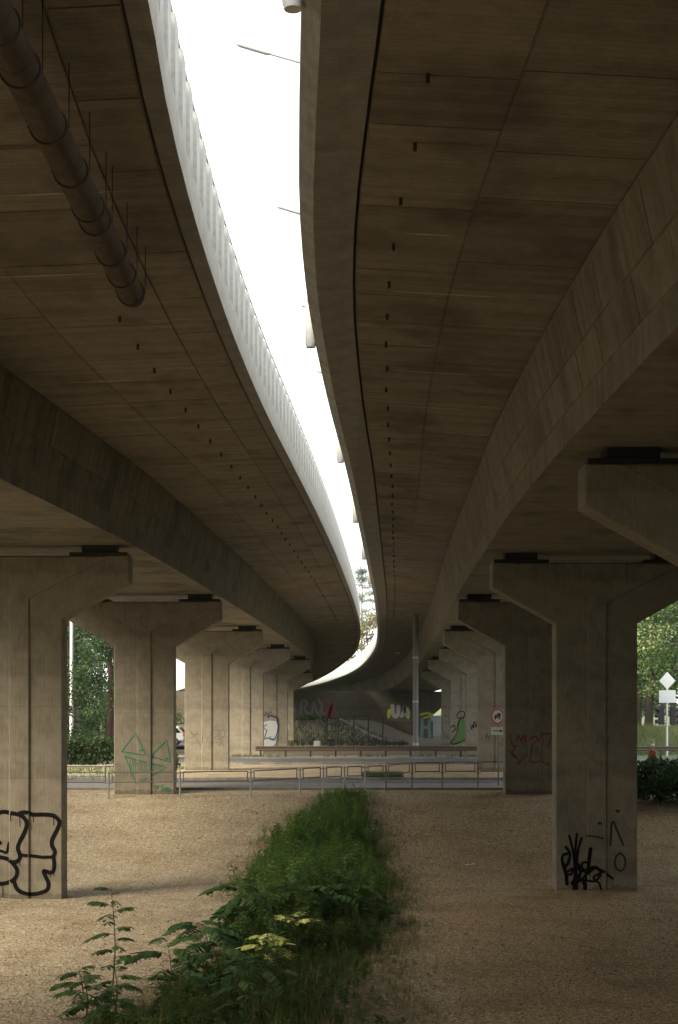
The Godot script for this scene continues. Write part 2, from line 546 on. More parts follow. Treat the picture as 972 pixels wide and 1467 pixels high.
func materials() -> void:
	var boards := ImageTexture.create_from_image(board_image(26, 572, 11, 0.04, 0.06, 0.10, false))
	var smooth_cast := ImageTexture.create_from_image(board_image(6, 510, 23, 0.02, 0.08, 0.09, true))
	var stain := noise_texture(5, 0.006, [[0.0, gray(0.5)], [0.45, gray(0.92)], [1.0, gray(1.0)]])
	var stain_fine := noise_texture(15, 0.012, [[0.0, gray(0.8)], [0.5, gray(0.96)], [1.0, gray(1.0)]])
	var warm := [0.375, 0.337, 0.28]
	M.soffit = []
	for k in [0.95, 1.0, 1.05, 0.9]:
		M.soffit.append(concrete(boards, lin(warm[0] * k, warm[1] * k, warm[2] * k), 3.2, stain, 9.0))
	M.girder = concrete(boards, lin(0.37, 0.335, 0.28), 3.2, stain, 8.0)
	M.edge_beam = concrete(smooth_cast, lin(0.40, 0.395, 0.38), 3.0, stain_fine, 6.0, 0.2)
	M.bevel = concrete(smooth_cast, lin(0.62, 0.63, 0.63), 3.0, stain_fine, 6.0, 0.2)  # sky sheen on the bevel painted in as a paler, cooler grey
	M.pier = concrete(smooth_cast, lin(0.36, 0.325, 0.26), 3.0, stain_fine, 5.0, 0.3)
	M.parapet = concrete(noise_texture(19, 0.05, [[0.0, gray(0.82)], [0.5, gray(0.97)], [1.0, gray(1.0)]]), lin(0.50, 0.50, 0.485), 3.0, stain_fine, 3.0, 0.1)
	M.groove = plain(lin(0.05, 0.045, 0.04), 0.9)
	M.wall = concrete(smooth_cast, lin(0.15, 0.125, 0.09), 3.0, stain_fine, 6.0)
	M.dark_steel = plain(lin(0.05, 0.045, 0.04), 0.5, 0.6)
	M.rust = plain(lin(0.10, 0.07, 0.05), 0.8, 0.2)
	M.galvanised = plain(lin(0.38, 0.38, 0.37), 0.45, 0.7)
	M.rail_paint = plain(lin(0.16, 0.15, 0.13), 0.55, 0.4)
	M.pipe = concrete(smooth_cast, lin(0.16, 0.135, 0.11), 2.0, stain_fine, 2.0, 0.1)
	M.sign_white = plain(lin(0.55, 0.54, 0.5), 0.5)
	M.white_paint = plain(lin(0.75, 0.75, 0.73), 0.45)
	M.sign_back = plain(lin(0.62, 0.65, 0.66), 0.4, 0.2)
	M.sign_red = plain(lin(0.42, 0.06, 0.025), 0.5)
	M.black = plain(lin(0.012, 0.012, 0.012), 0.6)
	M.rubber = plain(lin(0.02, 0.02, 0.02), 0.9)
	M.asphalt = plain(lin(0.11, 0.112, 0.118), 0.75)
	M.asphalt.albedo_texture = noise_texture(31, 0.2, [[0.0, gray(0.55)], [1.0, gray(1.0)]], FastNoiseLite.TYPE_SIMPLEX, 512, 3)
	M.asphalt.uv1_scale = Vector3.ONE / 2.5
	M.kerb = []
	for k in [0.26, 0.31, 0.35]:
		M.kerb.append(concrete(smooth_cast, lin(k, k * 0.96, k * 0.88), 2.0, stain_fine, 4.0, 0.15))
	M.gravel = plain(lin(0.97, 0.98, 1.0), 0.95)
	var stones := [[0.0, lin(0.2, 0.15, 0.09)], [0.2, lin(0.29, 0.225, 0.14)], [0.45, lin(0.37, 0.295, 0.185)], [0.7, lin(0.45, 0.37, 0.24)], [0.88, lin(0.55, 0.47, 0.33)], [1.0, lin(0.62, 0.55, 0.42)]]
	M.gravel.albedo_texture = noise_texture(41, 0.075, stones, FastNoiseLite.TYPE_CELLULAR, 1024)
	M.gravel.uv1_scale = Vector3.ONE / 3.3
	M.gravel.vertex_color_use_as_albedo = true
	var bump := NoiseTexture2D.new()
	var bf := FastNoiseLite.new()
	bf.seed = 41
	bf.noise_type = FastNoiseLite.TYPE_CELLULAR
	bf.frequency = 0.075
	bf.fractal_type = FastNoiseLite.FRACTAL_NONE
	bf.cellular_jitter = 1.0
	bf.cellular_return_type = FastNoiseLite.RETURN_DISTANCE
	bump.noise = bf
	bump.width = 1024
	bump.height = 1024
	bump.seamless = true
	M.gravel.heightmap_enabled = true
	M.gravel.heightmap_texture = bump
	M.gravel.heightmap_scale = -1.4
	M.gravel.detail_enabled = true
	M.gravel.detail_blend_mode = BaseMaterial3D.BLEND_MODE_MUL
	M.gravel.detail_albedo = noise_texture(45, 0.01, [[0.0, lin(0.66, 0.6, 0.53)], [0.5, gray(0.93)], [1.0, gray(1.0)]])
	M.gravel.detail_uv_layer = BaseMaterial3D.DETAIL_UV_2
	M.gravel.uv2_triplanar = true
	M.gravel.uv2_world_triplanar = true
	M.gravel.uv2_scale = Vector3.ONE / 13.0
	M.turf = plain(Color.WHITE, 0.95)
	M.turf.albedo_texture = noise_texture(51, 0.03, [[0.0, lin(0.05, 0.045, 0.025)], [0.4, lin(0.07, 0.095, 0.03)], [0.7, lin(0.10, 0.14, 0.045)], [1.0, lin(0.16, 0.17, 0.08)]])
	M.turf.uv1_scale = Vector3.ONE / 6.0
	M.earth = plain(Color.WHITE, 0.95)
	M.earth.albedo_texture = noise_texture(55, 0.04, [[0.0, lin(0.07, 0.055, 0.035)], [0.5, lin(0.13, 0.10, 0.06)], [0.75, lin(0.10, 0.10, 0.045)], [1.0, lin(0.19, 0.15, 0.10)]])
	M.earth.uv1_scale = Vector3.ONE / 5.0
	M.stone = plain(lin(0.97, 0.98, 1.0), 0.9)
	M.stone.vertex_color_use_as_albedo = true
	M.leaf = plain(Color.WHITE, 0.7)
	M.leaf.vertex_color_use_as_albedo = true
	M.leaf.backlight_enabled = true
	M.leaf.backlight = lin(0.35, 0.4, 0.2)
	M.leaf.metallic_specular = 0.3
	M.bark = plain(Color.WHITE, 0.95)
	M.bark.vertex_color_use_as_albedo = true
	M.bark.albedo_texture = noise_texture(61, 0.05, [[0.0, gray(0.35)], [0.5, gray(0.8)], [1.0, gray(1.0)]])
	M.stain_mark = plain(lin(0.17, 0.145, 0.105), 0.95)
	M.lime = plain(lin(0.52, 0.50, 0.45), 0.95)
	M.ink = plain(lin(0.012, 0.011, 0.01), 0.7)
	M.ink_faded = plain(lin(0.055, 0.048, 0.038), 0.85)
	M.ink_thin = plain(lin(0.09, 0.10, 0.085), 0.85)
	M.ink_green = plain(lin(0.012, 0.20, 0.12), 0.6)
	M.ink_red = plain(lin(0.23, 0.065, 0.04), 0.7)
	M.ink_blue = plain(lin(0.02, 0.035, 0.10), 0.7)
	M.paint_white = plain(lin(0.48, 0.49, 0.5), 0.7)
	M.paint_letter = plain(lin(0.33, 0.33, 0.33), 0.8)
	M.paint_grey = plain(lin(0.13, 0.14, 0.145), 0.7)
	M.paint_lime = plain(lin(0.45, 0.46, 0.08), 0.7)
	M.paint_leaf = plain(lin(0.09, 0.17, 0.045), 0.7)
	M.paint_teal = plain(lin(0.12, 0.25, 0.27), 0.7)
	M.paint_maroon = plain(lin(0.20, 0.03, 0.03), 0.7)
	M.paint_yellow = plain(lin(0.45, 0.33, 0.06), 0.7)

	for k in ["ink", "ink_green", "ink_red", "ink_blue", "ink_faded"]:
		M[k].metallic_specular = 0.1
	M.column_paint = plain(lin(0.17, 0.165, 0.16), 0.6)

# ------------------------------------------------------------------ ground, roads
func strip_left(d: float) -> float:
	return along([[20.0, -5.2], [23.0, -4.8], [26.0, -3.9], [29.0, -2.9], [33.0, -2.6], [38.0, -2.6], [44.0, -2.9], [50.0, -2.7], [55.0, -1.7], [59.0, -0.9]], d) + 0.7 * ground_noise.get_noise_2d(d * 9.0, 700.0) + 0.5 * ground_noise.get_noise_2d(d * 30.0, 900.0)

func strip_right(d: float) -> float:
	return along([[20.0, 0.9], [23.0, 0.95], [28.0, 1.0], [34.0, 1.2], [40.0, 1.4], [47.0, 1.4], [52.0, 1.45], [56.0, 1.5], [59.0, 1.3]], d) + 0.55 * ground_noise.get_noise_2d(d * 9.0, 300.0) + 0.35 * ground_noise.get_noise_2d(d * 30.0, 500.0)

func terrain() -> void:
	var xs := [-900.0, -400.0, -200.0, -120.0, -80.0, -55.0, -40.0, -33.0, -28.0]
	for i in 105:
		xs.append(-26.0 + 0.5 * i)
	xs.append_array([28.0, 33.0, 40.0, 55.0, 80.0, 120.0, 200.0, 400.0, 900.0])
	var ds := [-300.0, -60.0, -20.0, -5.0, 0.0, 4.0, 8.0]
	for i in 106:
		ds.append(10.0 + 0.5 * i)
	for i in 30:
		ds.append(64.0 + 1.5 * i)
	for i in 40:
		ds.append(110.0 + 3.0 * i)
	ds.append_array([240.0, 270.0, 300.0, 400.0, 600.0, 1000.0, 1800.0])
	var g := Shape.new()
	var t := Shape.new()
	var earth := Shape.new()
	for j in ds.size() - 1:
		for i in xs.size() - 1:
			var xm: float = (xs[i] + xs[i + 1]) / 2.0
			var dm: float = (ds[j] + ds[j + 1]) / 2.0
			var bare := dm > -5.0 and dm < 108.0 and xm > -25.0 and xm < (24.0 if dm < 56.0 else 16.0)
			var s := g if bare else t
			if dm > 108.0 and dm < 185.0 and xm > -24.0 and xm < 17.0:
				s = earth
			var p := []
			var nn := []
			var cc := []
			for k in [[0, 0], [1, 0], [1, 1], [0, 1]]:
				var x: float = xs[i + k[0]]
				var z: float = -ds[j + k[1]]
				p.append(Vector3(x, height(x, z), z))
				nn.append(Vector3(height(x - 0.4, z) - height(x + 0.4, z), 0.8, height(x, z - 0.4) - height(x, z + 0.4)).normalized())
				var soil := soft_step(-0.9, 0.5, minf(x - strip_left(-z), strip_right(-z) - x)) if -z < 60.0 else 0.0
				var w := 0.5 + 0.5 * ground_noise.get_noise_2d(x * 4.0 + 90.0, z * 1.5)
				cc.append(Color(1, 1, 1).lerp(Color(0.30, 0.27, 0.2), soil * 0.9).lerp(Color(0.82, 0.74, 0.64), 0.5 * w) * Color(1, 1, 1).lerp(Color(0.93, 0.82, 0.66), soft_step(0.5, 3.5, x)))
			for k in [[0, 2, 1], [0, 3, 2]]:
				for q in k:
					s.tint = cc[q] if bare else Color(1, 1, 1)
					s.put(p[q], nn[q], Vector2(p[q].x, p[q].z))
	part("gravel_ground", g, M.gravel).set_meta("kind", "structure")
	part("grass_ground", t, M.turf).set_meta("kind", "structure")
	part("earth_bank", earth, M.earth).set_meta("kind", "structure")
	# loose stones lying on the gravel
	var st := []
	for k in 3:
		var sh := Shape.new()
		var ico := SphereMesh.new()
		ico.radial_segments = 5
		ico.rings = 2
		var a := ico.get_mesh_arrays()
		var vs: PackedVector3Array = a[Mesh.ARRAY_VERTEX]
		var ix: PackedInt32Array = a[Mesh.ARRAY_INDEX]
		var moved := {}
		var r := RandomNumberGenerator.new()
		r.seed = 90 + k
		for q in vs:
			var key := q.snapped(Vector3.ONE * 0.01)
			if not moved.has(key):
				moved[key] = q * r.randf_range(0.75, 1.25)
		for i in range(0, ix.size(), 3):
			var pa: Vector3 = moved[vs[ix[i]].snapped(Vector3.ONE * 0.01)]
			var pb: Vector3 = moved[vs[ix[i + 1]].snapped(Vector3.ONE * 0.01)]
			var pc: Vector3 = moved[vs[ix[i + 2]].snapped(Vector3.ONE * 0.01)]
			sh.tri(pa, pb, pc, pa + pb + pc)
		st.append(sh.mesh())
	var tones := [Color(0.16, 0.12, 0.085), Color(0.26, 0.20, 0.13), Color(0.37, 0.295, 0.19), Color(0.44, 0.365, 0.245), Color(0.55, 0.48, 0.36), Color(0.30, 0.21, 0.13)]
	for k in 3:
		var where := []
		var col := []
		for i in 34000:
			var d := 19.0 + 41.5 * pow(rng.randf(), 1.5)
			var x := rng.randf_range(-1.0, 1.0) * (1.2 + d * 0.26)
			if x > strip_left(d) + 0.3 and x < strip_right(d) - 0.3:
				continue
			var s := rng.randf_range(0.014, 0.034) * (1.9 if rng.randf() < 0.03 else 1.0)
			var b := Basis.from_euler(Vector3(rng.randf() * 0.6, rng.randf() * TAU, rng.randf() * 0.6)).scaled_local(Vector3(s * rng.randf_range(1.0, 1.6), s * 0.7, s))
			where.append(Transform3D(b, Vector3(x, height(x, -d) + s * 0.12, -d)))
			var c: Color = tones[rng.randi() % tones.size()]
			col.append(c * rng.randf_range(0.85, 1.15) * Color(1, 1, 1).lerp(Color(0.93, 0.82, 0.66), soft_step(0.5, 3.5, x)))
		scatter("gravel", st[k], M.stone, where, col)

func road(called: String, d0: float, d1: float, x0: float, x1: float, y: float) -> Node3D:
	var o := setting(called)
	var s := Shape.new()
	var n := 24
	for i in n:
		var a := lerpf(x0, x1, float(i) / n)
		var b := lerpf(x0, x1, float(i + 1) / n)
		s.quad(Vector3(a, y, -d0), Vector3(b, y, -d0), Vector3(b, y, -d1), Vector3(a, y, -d1), Vector3.UP)
	part("surface", s, M.asphalt, o)
	return o

func kerb_row(parent: Node3D, d: float, x0: float, x1: float) -> void:
	var s := Shape.new()
	s.soft_box(Vector3(-0.494, -0.1, -0.07), Vector3(0.494, 0.13, 0.07), 0.015)
	var m := s.mesh()
	for i in int(x1 - x0):
		var k := put_mesh("kerb_stone", m, M.kerb[rng.randi() % 3], parent)
		k.position = Vector3(x0 + i + 0.5, rng.randf_range(-0.006, 0.006), -d)

func roads() -> void:
	var near := road("road", 65.0, 69.5, -70.0, 70.0, 0.006)
	kerb_row(near, 64.9, -16.0, 16.0)
	kerb_row(near, 69.6, -20.0, 22.0)
	var dash := Shape.new()
	dash.quad(Vector3(-1.5, 0, -0.06), Vector3(1.5, 0, -0.06), Vector3(1.5, 0, 0.06), Vector3(-1.5, 0, 0.06), Vector3.UP)
	for i in 9:
		var k := put_mesh("lane_marking", dash.mesh(), M.white_paint, near)
		k.position = Vector3(-22.0 + i * 6.0, 0.011, -67.2)
	var far := road("road", 90.0, 100.6, -70.0, 70.0, 0.006)
	kerb_row(far, 89.9, -16.0, 16.0)
	kerb_row(far, 100.7, -14.0, 20.0)
	for i in 9:
		var k := put_mesh("lane_marking", dash.mesh(), M.white_paint, far)
		k.position = Vector3(-24.0 + i * 6.0, 0.011, -95.2)
	var side := road("road", 126.0, 136.0, -90.0, -11.0, 0.25)
	side.set_meta("kind", "structure")
	# paved walk along the near kerb and before the hedge
	var walk := setting("pavement")
	var s := Shape.new()
	s.box(Vector3(-60, -0.2, -64.82), Vector3(60, 0.1, -60.8))
	part("paving", s, M.kerb[1], walk)
	var walk2 := setting("pavement")
	s = Shape.new()
	s.box(Vector3(-60, -0.2, -74.5), Vector3(-11.5, 0.05, -72.2))
	part("paving", s, M.kerb[2], walk2)
	var lit := Shape.new()
	lit.quad(Vector3(-0.14, 0, -0.08), Vector3(0.1, 0.01, -0.1), Vector3(0.15, 0.02, 0.08), Vector3(-0.1, 0, 0.1), Vector3.UP)
	lit.quad(Vector3(0.1, 0.01, -0.1), Vector3(0.19, 0.06, -0.06), Vector3(0.2, 0.05, 0.06), Vector3(0.15, 0.02, 0.08), Vector3.UP)
	var paper := part("paper_scrap", lit, M.white_paint)
	paper.position = Vector3(4.45, height(4.45, -48.8) + 0.045, -48.8)
	tag(paper, "small white scrap of paper lying on the gravel between the two right piers", "paper")

# ------------------------------------------------------------------ decks
func strip(s: Shape, side: int, ds: Array, a: Vector2, b: Vector2, out: Vector3) -> void:
	for i in ds.size() - 1:
		s.quad(deck_point(side, ds[i], a.x, a.y), deck_point(side, ds[i], b.x, b.y), deck_point(side, ds[i + 1], b.x, b.y), deck_point(side, ds[i + 1], a.x, a.y), out)

func panels(parent: Node3D, called: String, mats: Array, side: int, d0: float, d1: float, a: Vector2, b: Vector2, out: Vector3, shortest: float, longest: float, swap: bool) -> void:
	var d := d0
	var gap := 0.015
	while d < d1:
		var step := rng.randf_range(shortest, longest)
		var s := Shape.new()
		s.swap = swap
		var dir := (b - a).normalized()
		var a2 := a + dir * gap
		var b2 := b - dir * gap
		var lift := out * rng.randf_range(0.012, 0.018)
		var base := []
		var face := []
		var e0 := d + gap
		var e1 := d + step - gap
		for k in [[e0, a2], [e0, b2], [e1, b2], [e1, a2]]:
			var p := deck_point(side, k[0], k[1].x, k[1].y)
			base.append(p)
			face.append(p + lift)
		s.quad(face[0], face[1], face[2], face[3], out)
		var mid: Vector3 = (face[0] + face[1] + face[2] + face[3]) / 4.0
		for k in 4:
			s.quad(base[k], base[(k + 1) % 4], face[(k + 1) % 4], face[k], (face[k] + face[(k + 1) % 4]) / 2.0 - mid)
		part(called, s, mats[rng.randi() % mats.size()], parent)
		d += step

func deck(side: int) -> void:
	var label := "left concrete viaduct deck with tall pale ribbed parapet and hung pipe beneath" if side < 0 else "right concrete viaduct deck with broad underside edge, its bevel toned pale for sky light, and line of drain spouts"
	var o := thing("viaduct_deck", Vector3.ZERO, label, "bridge", "the two parallel viaduct decks")
	var ds := []
	var d := -90.0
	while d < 242.0:
		ds.append(d)
		d += 10.0 if d < 0.0 else (1.5 if d < 130.0 else 2.5)
	var hw: float = HALF[side]
	var root_off := hw - 3.7
	var foot_off := hw - 3.35
	var inward := Vector3(-side, 0, 0)
	var beam_w := 0.25 if side < 0 else 0.8
	# slab with both cantilevers
	var slab := Shape.new()
	strip(slab, side, ds, Vector2(beam_w + 0.045, 0.07), Vector2(root_off, -0.13), Vector3.DOWN)
	strip(slab, side, ds, Vector2(2 * hw - root_off, -0.13), Vector2(2 * hw - 0.3, 0.07), Vector3.DOWN)
	strip(slab, side, ds, Vector2(0.3, 0.55), Vector2(2 * hw - 0.3, 0.55), Vector3.UP)
	part("slab", slab, M.soffit[0], o)
	# box girder
	var g := Shape.new()
	g.swap = true
	strip(g, side, ds, Vector2(root_off, -0.13), Vector2(foot_off, -1.75), inward)
	strip(g, side, ds, Vector2(foot_off, -1.75), Vector2(foot_off + 0.02, -2.25), inward)
	strip(g, side, ds, Vector2(2 * hw - root_off, -0.13), Vector2(2 * hw - foot_off, -2.25), -inward)
	g.swap = false
	strip(g, side, ds, Vector2(foot_off + 0.02, -2.25), Vector2(2 * hw - foot_off, -2.25), Vector3.DOWN)
	part("box_girder", g, M.girder, o)
	# edge beams
	var eb := Shape.new()
	eb.swap = true
	if side < 0:
		strip(eb, side, ds, Vector2(0, 0.0), Vector2(beam_w, 0.0), Vector3.DOWN)
		strip(eb, side, ds, Vector2(beam_w, 0.0), Vector2(beam_w, 0.1), -inward)
	else:
		strip(eb, side, ds, Vector2(0.2, 0.0), Vector2(beam_w, 0.03), Vector3.DOWN)
		strip(eb, side, ds, Vector2(beam_w, 0.03), Vector2(beam_w, 0.1), -inward)
	part("edge_beam", eb, M.edge_beam, o)
	var fa := Shape.new()
	fa.swap = true
	strip(fa, side, ds, Vector2(0, 0.0 if side < 0 else 0.12), Vector2(0, 0.55), inward)
	part("fascia", fa, M.parapet, o)
	if side > 0:
		fa = Shape.new()
		strip(fa, side, ds, Vector2(0, 0.12), Vector2(0.2, 0.0), Vector3(-0.6, -1, 0))
		part("bevel", fa, M.bevel, o)
	var eo := Shape.new()
	strip(eo, side, ds, Vector2(2 * hw - 0.3, 0.0), Vector2(2 * hw, 0.0), Vector3.DOWN)
	strip(eo, side, ds, Vector2(2 * hw, 0.0), Vector2(2 * hw, 1.6), -inward)
	strip(eo, side, ds, Vector2(2 * hw - 0.3, 0.55), Vector2(2 * hw - 0.3, 1.6), inward)
	strip(eo, side, ds, Vector2(2 * hw - 0.3, 1.6), Vector2(2 * hw, 1.6), Vector3.UP)
	strip(eo, side, ds, Vector2(2 * hw - 0.3, 0.0), Vector2(2 * hw - 0.3, 0.1), inward)
	part("edge_beam", eo, M.parapet, o)
	var gr := Shape.new()
	strip(gr, side, ds, Vector2(beam_w, 0.1), Vector2(beam_w + 0.045, 0.1), Vector3.DOWN)
	strip(gr, side, ds, Vector2(beam_w + 0.045, 0.1), Vector2(beam_w + 0.045, 0.07), inward)
	part("drip_groove", gr, M.groove, o)
	var cw := Shape.new()
	strip(cw, side, ds, Vector2(0.32, 0.56), Vector2(2 * hw - 0.32, 0.56), Vector3.UP)
	part("carriageway", cw, M.asphalt, o)
	# cast panels of the soffit, in rows between the formwork joints
	var on := func(off: float) -> Vector2:
		var t: float = (off - beam_w - 0.045) / (root_off - beam_w - 0.045)
		return Vector2(off, lerpf(0.07, -0.13, t))
	var rows := [beam_w + 0.05, 1.05, 2.8, root_off - 0.02] if side < 0 else [beam_w + 0.05, 2.15, root_off - 0.02]
	for i in rows.size() - 1:
		panels(o, "soffit_panel", M.soffit, side, 11.0 + rng.randf(), 118.0, on.call(rows[i]), on.call(rows[i + 1]), Vector3.DOWN, 1.3, 2.9, false)
	for i in 11:
		var d0 := 16.0 + i * 3.3 + rng.randf() * 2.0
		var a: float = lerpf(beam_w + 0.3, root_off - 2.2, rng.randf())
		var ln := rng.randf_range(0.5, 1.9)
		var s := Shape.new()
		var row := []
		for k in 6:
			var t := k / 5.0
			var q: Vector2 = on.call(a + ln * t)
			var half := 0.022 * sin(t * PI) * rng.randf_range(0.4, 1.4) + 0.004
			row.append([deck_point(side, d0 - half, q.x, q.y - 0.021), deck_point(side, d0 + half, q.x, q.y - 0.021)])
		for k in 5:
			s.quad(row[k][0], row[k + 1][0], row[k + 1][1], row[k][1], Vector3.DOWN)
		part("lime_streak", s, M.lime if i % 3 else M.stain_mark, o)
	var web := func(t: float) -> Vector2:
		return Vector2(root_off, -0.13).lerp(Vector2(foot_off, -1.75), t)
	panels(o, "web_panel", M.soffit, side, 15.0 + rng.randf(), 112.0, web.call(0.02), web.call(0.56), inward, 1.2, 2.6, true)
	panels(o, "web_panel", M.soffit, side, 15.0 + rng.randf(), 112.0, web.call(0.57), web.call(0.98), inward, 1.2, 2.6, true)
	# drain spouts
	var sp := Shape.new()
	sp.tube([Vector3(0, 0.02, 0), Vector3(0, -0.12, 0)], [0.026, 0.026], 7)
	var spm := sp.mesh()
	d = 15.9
	while d < 112.0:
		var q: Vector2 = on.call(1.34 if side > 0 else 1.75)
		if side > 0 or d > 24.0:
			var k := put_mesh("drain_spout", spm, M.rust, o)
			k.position = deck_point(side, d, q.x + rng.randf_range(-0.02, 0.02), q.y)
		d += 1.93 if d < 60.0 else 2.4
	# parapet over the gap
	if side < 0:
		d = 12.0
		while d < 128.0:
			var s := Shape.new()
			s.swap = true
			var plan := [[0.0, 0.02], [0.44, 0.02], [0.5, 0.22], [0.94, 0.22], [0.995, 0.02]]
			for face in [0.0, 0.05]:
				for i in plan.size() - 1:
					var p: Array = plan[i]
					var q: Array = plan[i + 1]
					var out := inward if face == 0.0 else -inward
					s.quad(deck_point(side, d + p[0], p[1] + face, 0.5), deck_point(side, d + q[0], q[1] + face, 0.5), deck_point(side, d + q[0], q[1] + face, 1.74), deck_point(side, d + p[0], p[1] + face, 1.74), out)
			for i in plan.size() - 1:
				var p: Array = plan[i]
				var q: Array = plan[i + 1]
				s.quad(deck_point(side, d + p[0], p[1], 1.74), deck_point(side, d + q[0], q[1], 1.74), deck_point(side, d + q[0], q[1] + 0.05, 1.74), deck_point(side, d + p[0], p[1] + 0.05, 1.74), Vector3.UP)
			part("parapet_panel", s, M.parapet, o)
			d += 1.0
		var rest := Shape.new()
		var far_ds := ds.filter(func(x): return x > 126.5)
		strip(rest, side, far_ds, Vector2(0.03, 0.55), Vector2(0.03, 1.74), inward)
		strip(rest, side, far_ds, Vector2(0.2, 0.55), Vector2(0.2, 1.74), -inward)
		strip(rest, side, far_ds, Vector2(0.03, 1.74), Vector2(0.2, 1.74), Vector3.UP)
		part("parapet_wall", rest, M.parapet, o)
		var post := Shape.new()
		post.tube([Vector3(0, 1.745, 0), Vector3(0, 1.93, 0)], [0.022, 0.022], 6)
		var pm := post.mesh()
		var line := []
		d = 12.0
		while d < 128.0:
			var k := put_mesh("rail_post", pm, M.galvanised, o)
			k.position = deck_point(side, d, 0.1, 0.0)
			line.append(deck_point(side, d, 0.1, 1.93))
			d += 1.0
		var hr := Shape.new()
		var rr := []
		for q in line:
			rr.append(0.02)
		hr.tube(line, rr, 6)
		part("handrail", hr, M.galvanised, o)
	else:
		# the pale barrier in bays with open joints
		d = 9.0
		while d < 238.0:
			var s := Shape.new()
			s.swap = true
			var len := 4.0 if d > 110.0 else 8.0
			var e := d + len - 0.03
			var dd := [d, d + len * 0.25, d + len * 0.5, d + len * 0.75, e]
			strip(s, side, dd, Vector2(0.02, 0.5), Vector2(0.05, 1.7), inward)
			strip(s, side, dd, Vector2(0.25, 0.5), Vector2(0.25, 1.7), -inward)
			strip(s, side, dd, Vector2(0.05, 1.7), Vector2(0.25, 1.7), Vector3.UP)
			part("parapet_panel", s, M.parapet, o)
			d += len

# ------------------------------------------------------------------ piers
func strokes(pier: Node3D, called: String, list: Array, mat: Material, front: float, tall: float, label := "") -> void:
	var s := Shape.new()
	var depth := func(p: Vector2) -> float:
		var in_panel := front > 0.0 and absf(p.x) < 0.29
		return front + (0.065 if in_panel else 0.004)
	var layer := 0.0
	var all := list.duplicate()
	if mat == M.ink or mat == M.ink_green:
		for l in list:
			for i in range(1, l.size(), 2):
				if rng.randf() < 0.16 and l[0] > 0.04:
					var drop := rng.randf_range(0.1, 0.42)
					all.append([l[0] * 0.16, l[i], l[i + 1], l[i] + 0.01, maxf(0.02, l[i + 1] - drop)])
	for l in all:
		var w: float = l[0] / 2.0
		var pts := []
		for i in range(1, l.size(), 2):
			pts.append(Vector2(l[i], l[i + 1]))
		# smooth the hand's path
		var fine := []
		if pts.size() > 4:
			for i in pts.size() - 1:
				for k in 5:
					fine.append(pts[i].cubic_interpolate(pts[i + 1], pts[maxi(i - 1, 0)], pts[mini(i + 2, pts.size() - 1)], k / 5.0))
			fine.append(pts[pts.size() - 1])
		else:
			for i in pts.size() - 1:
				for k in 6:
					fine.append(pts[i].lerp(pts[i + 1], k / 6.0))
			fine.append(pts[pts.size() - 1])
		layer += 0.0006
		for i in fine.size() - 1:
			var p: Vector2 = fine[i]
			var q: Vector2 = fine[i + 1]
			if p.distance_to(q) < 0.001:
				continue
			var t0: Vector2 = (fine[i + 1] - fine[maxi(i - 1, 0)]).normalized().orthogonal() * w * (0.92 + 0.16 * rng.randf())
			var t1: Vector2 = (fine[mini(i + 2, fine.size() - 1)] - p).normalized().orthogonal() * w
			var z0: float = depth.call(p) + layer
			var z1: float = depth.call(q) + layer
			s.quad(Vector3(p.x + t0.x, p.y + t0.y, z0), Vector3(q.x + t1.x, q.y + t1.y, z1), Vector3(q.x - t1.x, q.y - t1.y, z1), Vector3(p.x - t0.x, p.y - t0.y, z0), Vector3.BACK)
		# round ends
		for e in [fine[0], fine[fine.size() - 1]]:
			for k in 8:
				var a := TAU * k / 8.0
				var b := TAU * (k + 1) / 8.0
				var z: float = depth.call(e) + layer + 0.0002
				s.tri(Vector3(e.x, e.y, z), Vector3(e.x + cos(a) * w, e.y + sin(a) * w, z), Vector3(e.x + cos(b) * w, e.y + sin(b) * w, z), Vector3.BACK)
	var o := part(called, s, mat, pier)
	if label:
		o.set_meta("label", label)

func fill(pier: Node3D, called: String, pts: Array, mat: Material, z: float, label := "") -> void:
	var s := Shape.new()
	var poly := PackedVector2Array()
	for i in range(0, pts.size(), 2):
		poly.append(Vector2(pts[i], pts[i + 1]))
	var idx := Geometry2D.triangulate_polygon(poly)
	for i in range(0, idx.size(), 3):
		s.tri(Vector3(poly[idx[i]].x, poly[idx[i]].y, z), Vector3(poly[idx[i + 1]].x, poly[idx[i + 1]].y, z), Vector3(poly[idx[i + 2]].x, poly[idx[i + 2]].y, z), Vector3.BACK)
	var o := part(called, s, mat, pier)
	if label:
		o.set_meta("label", label)

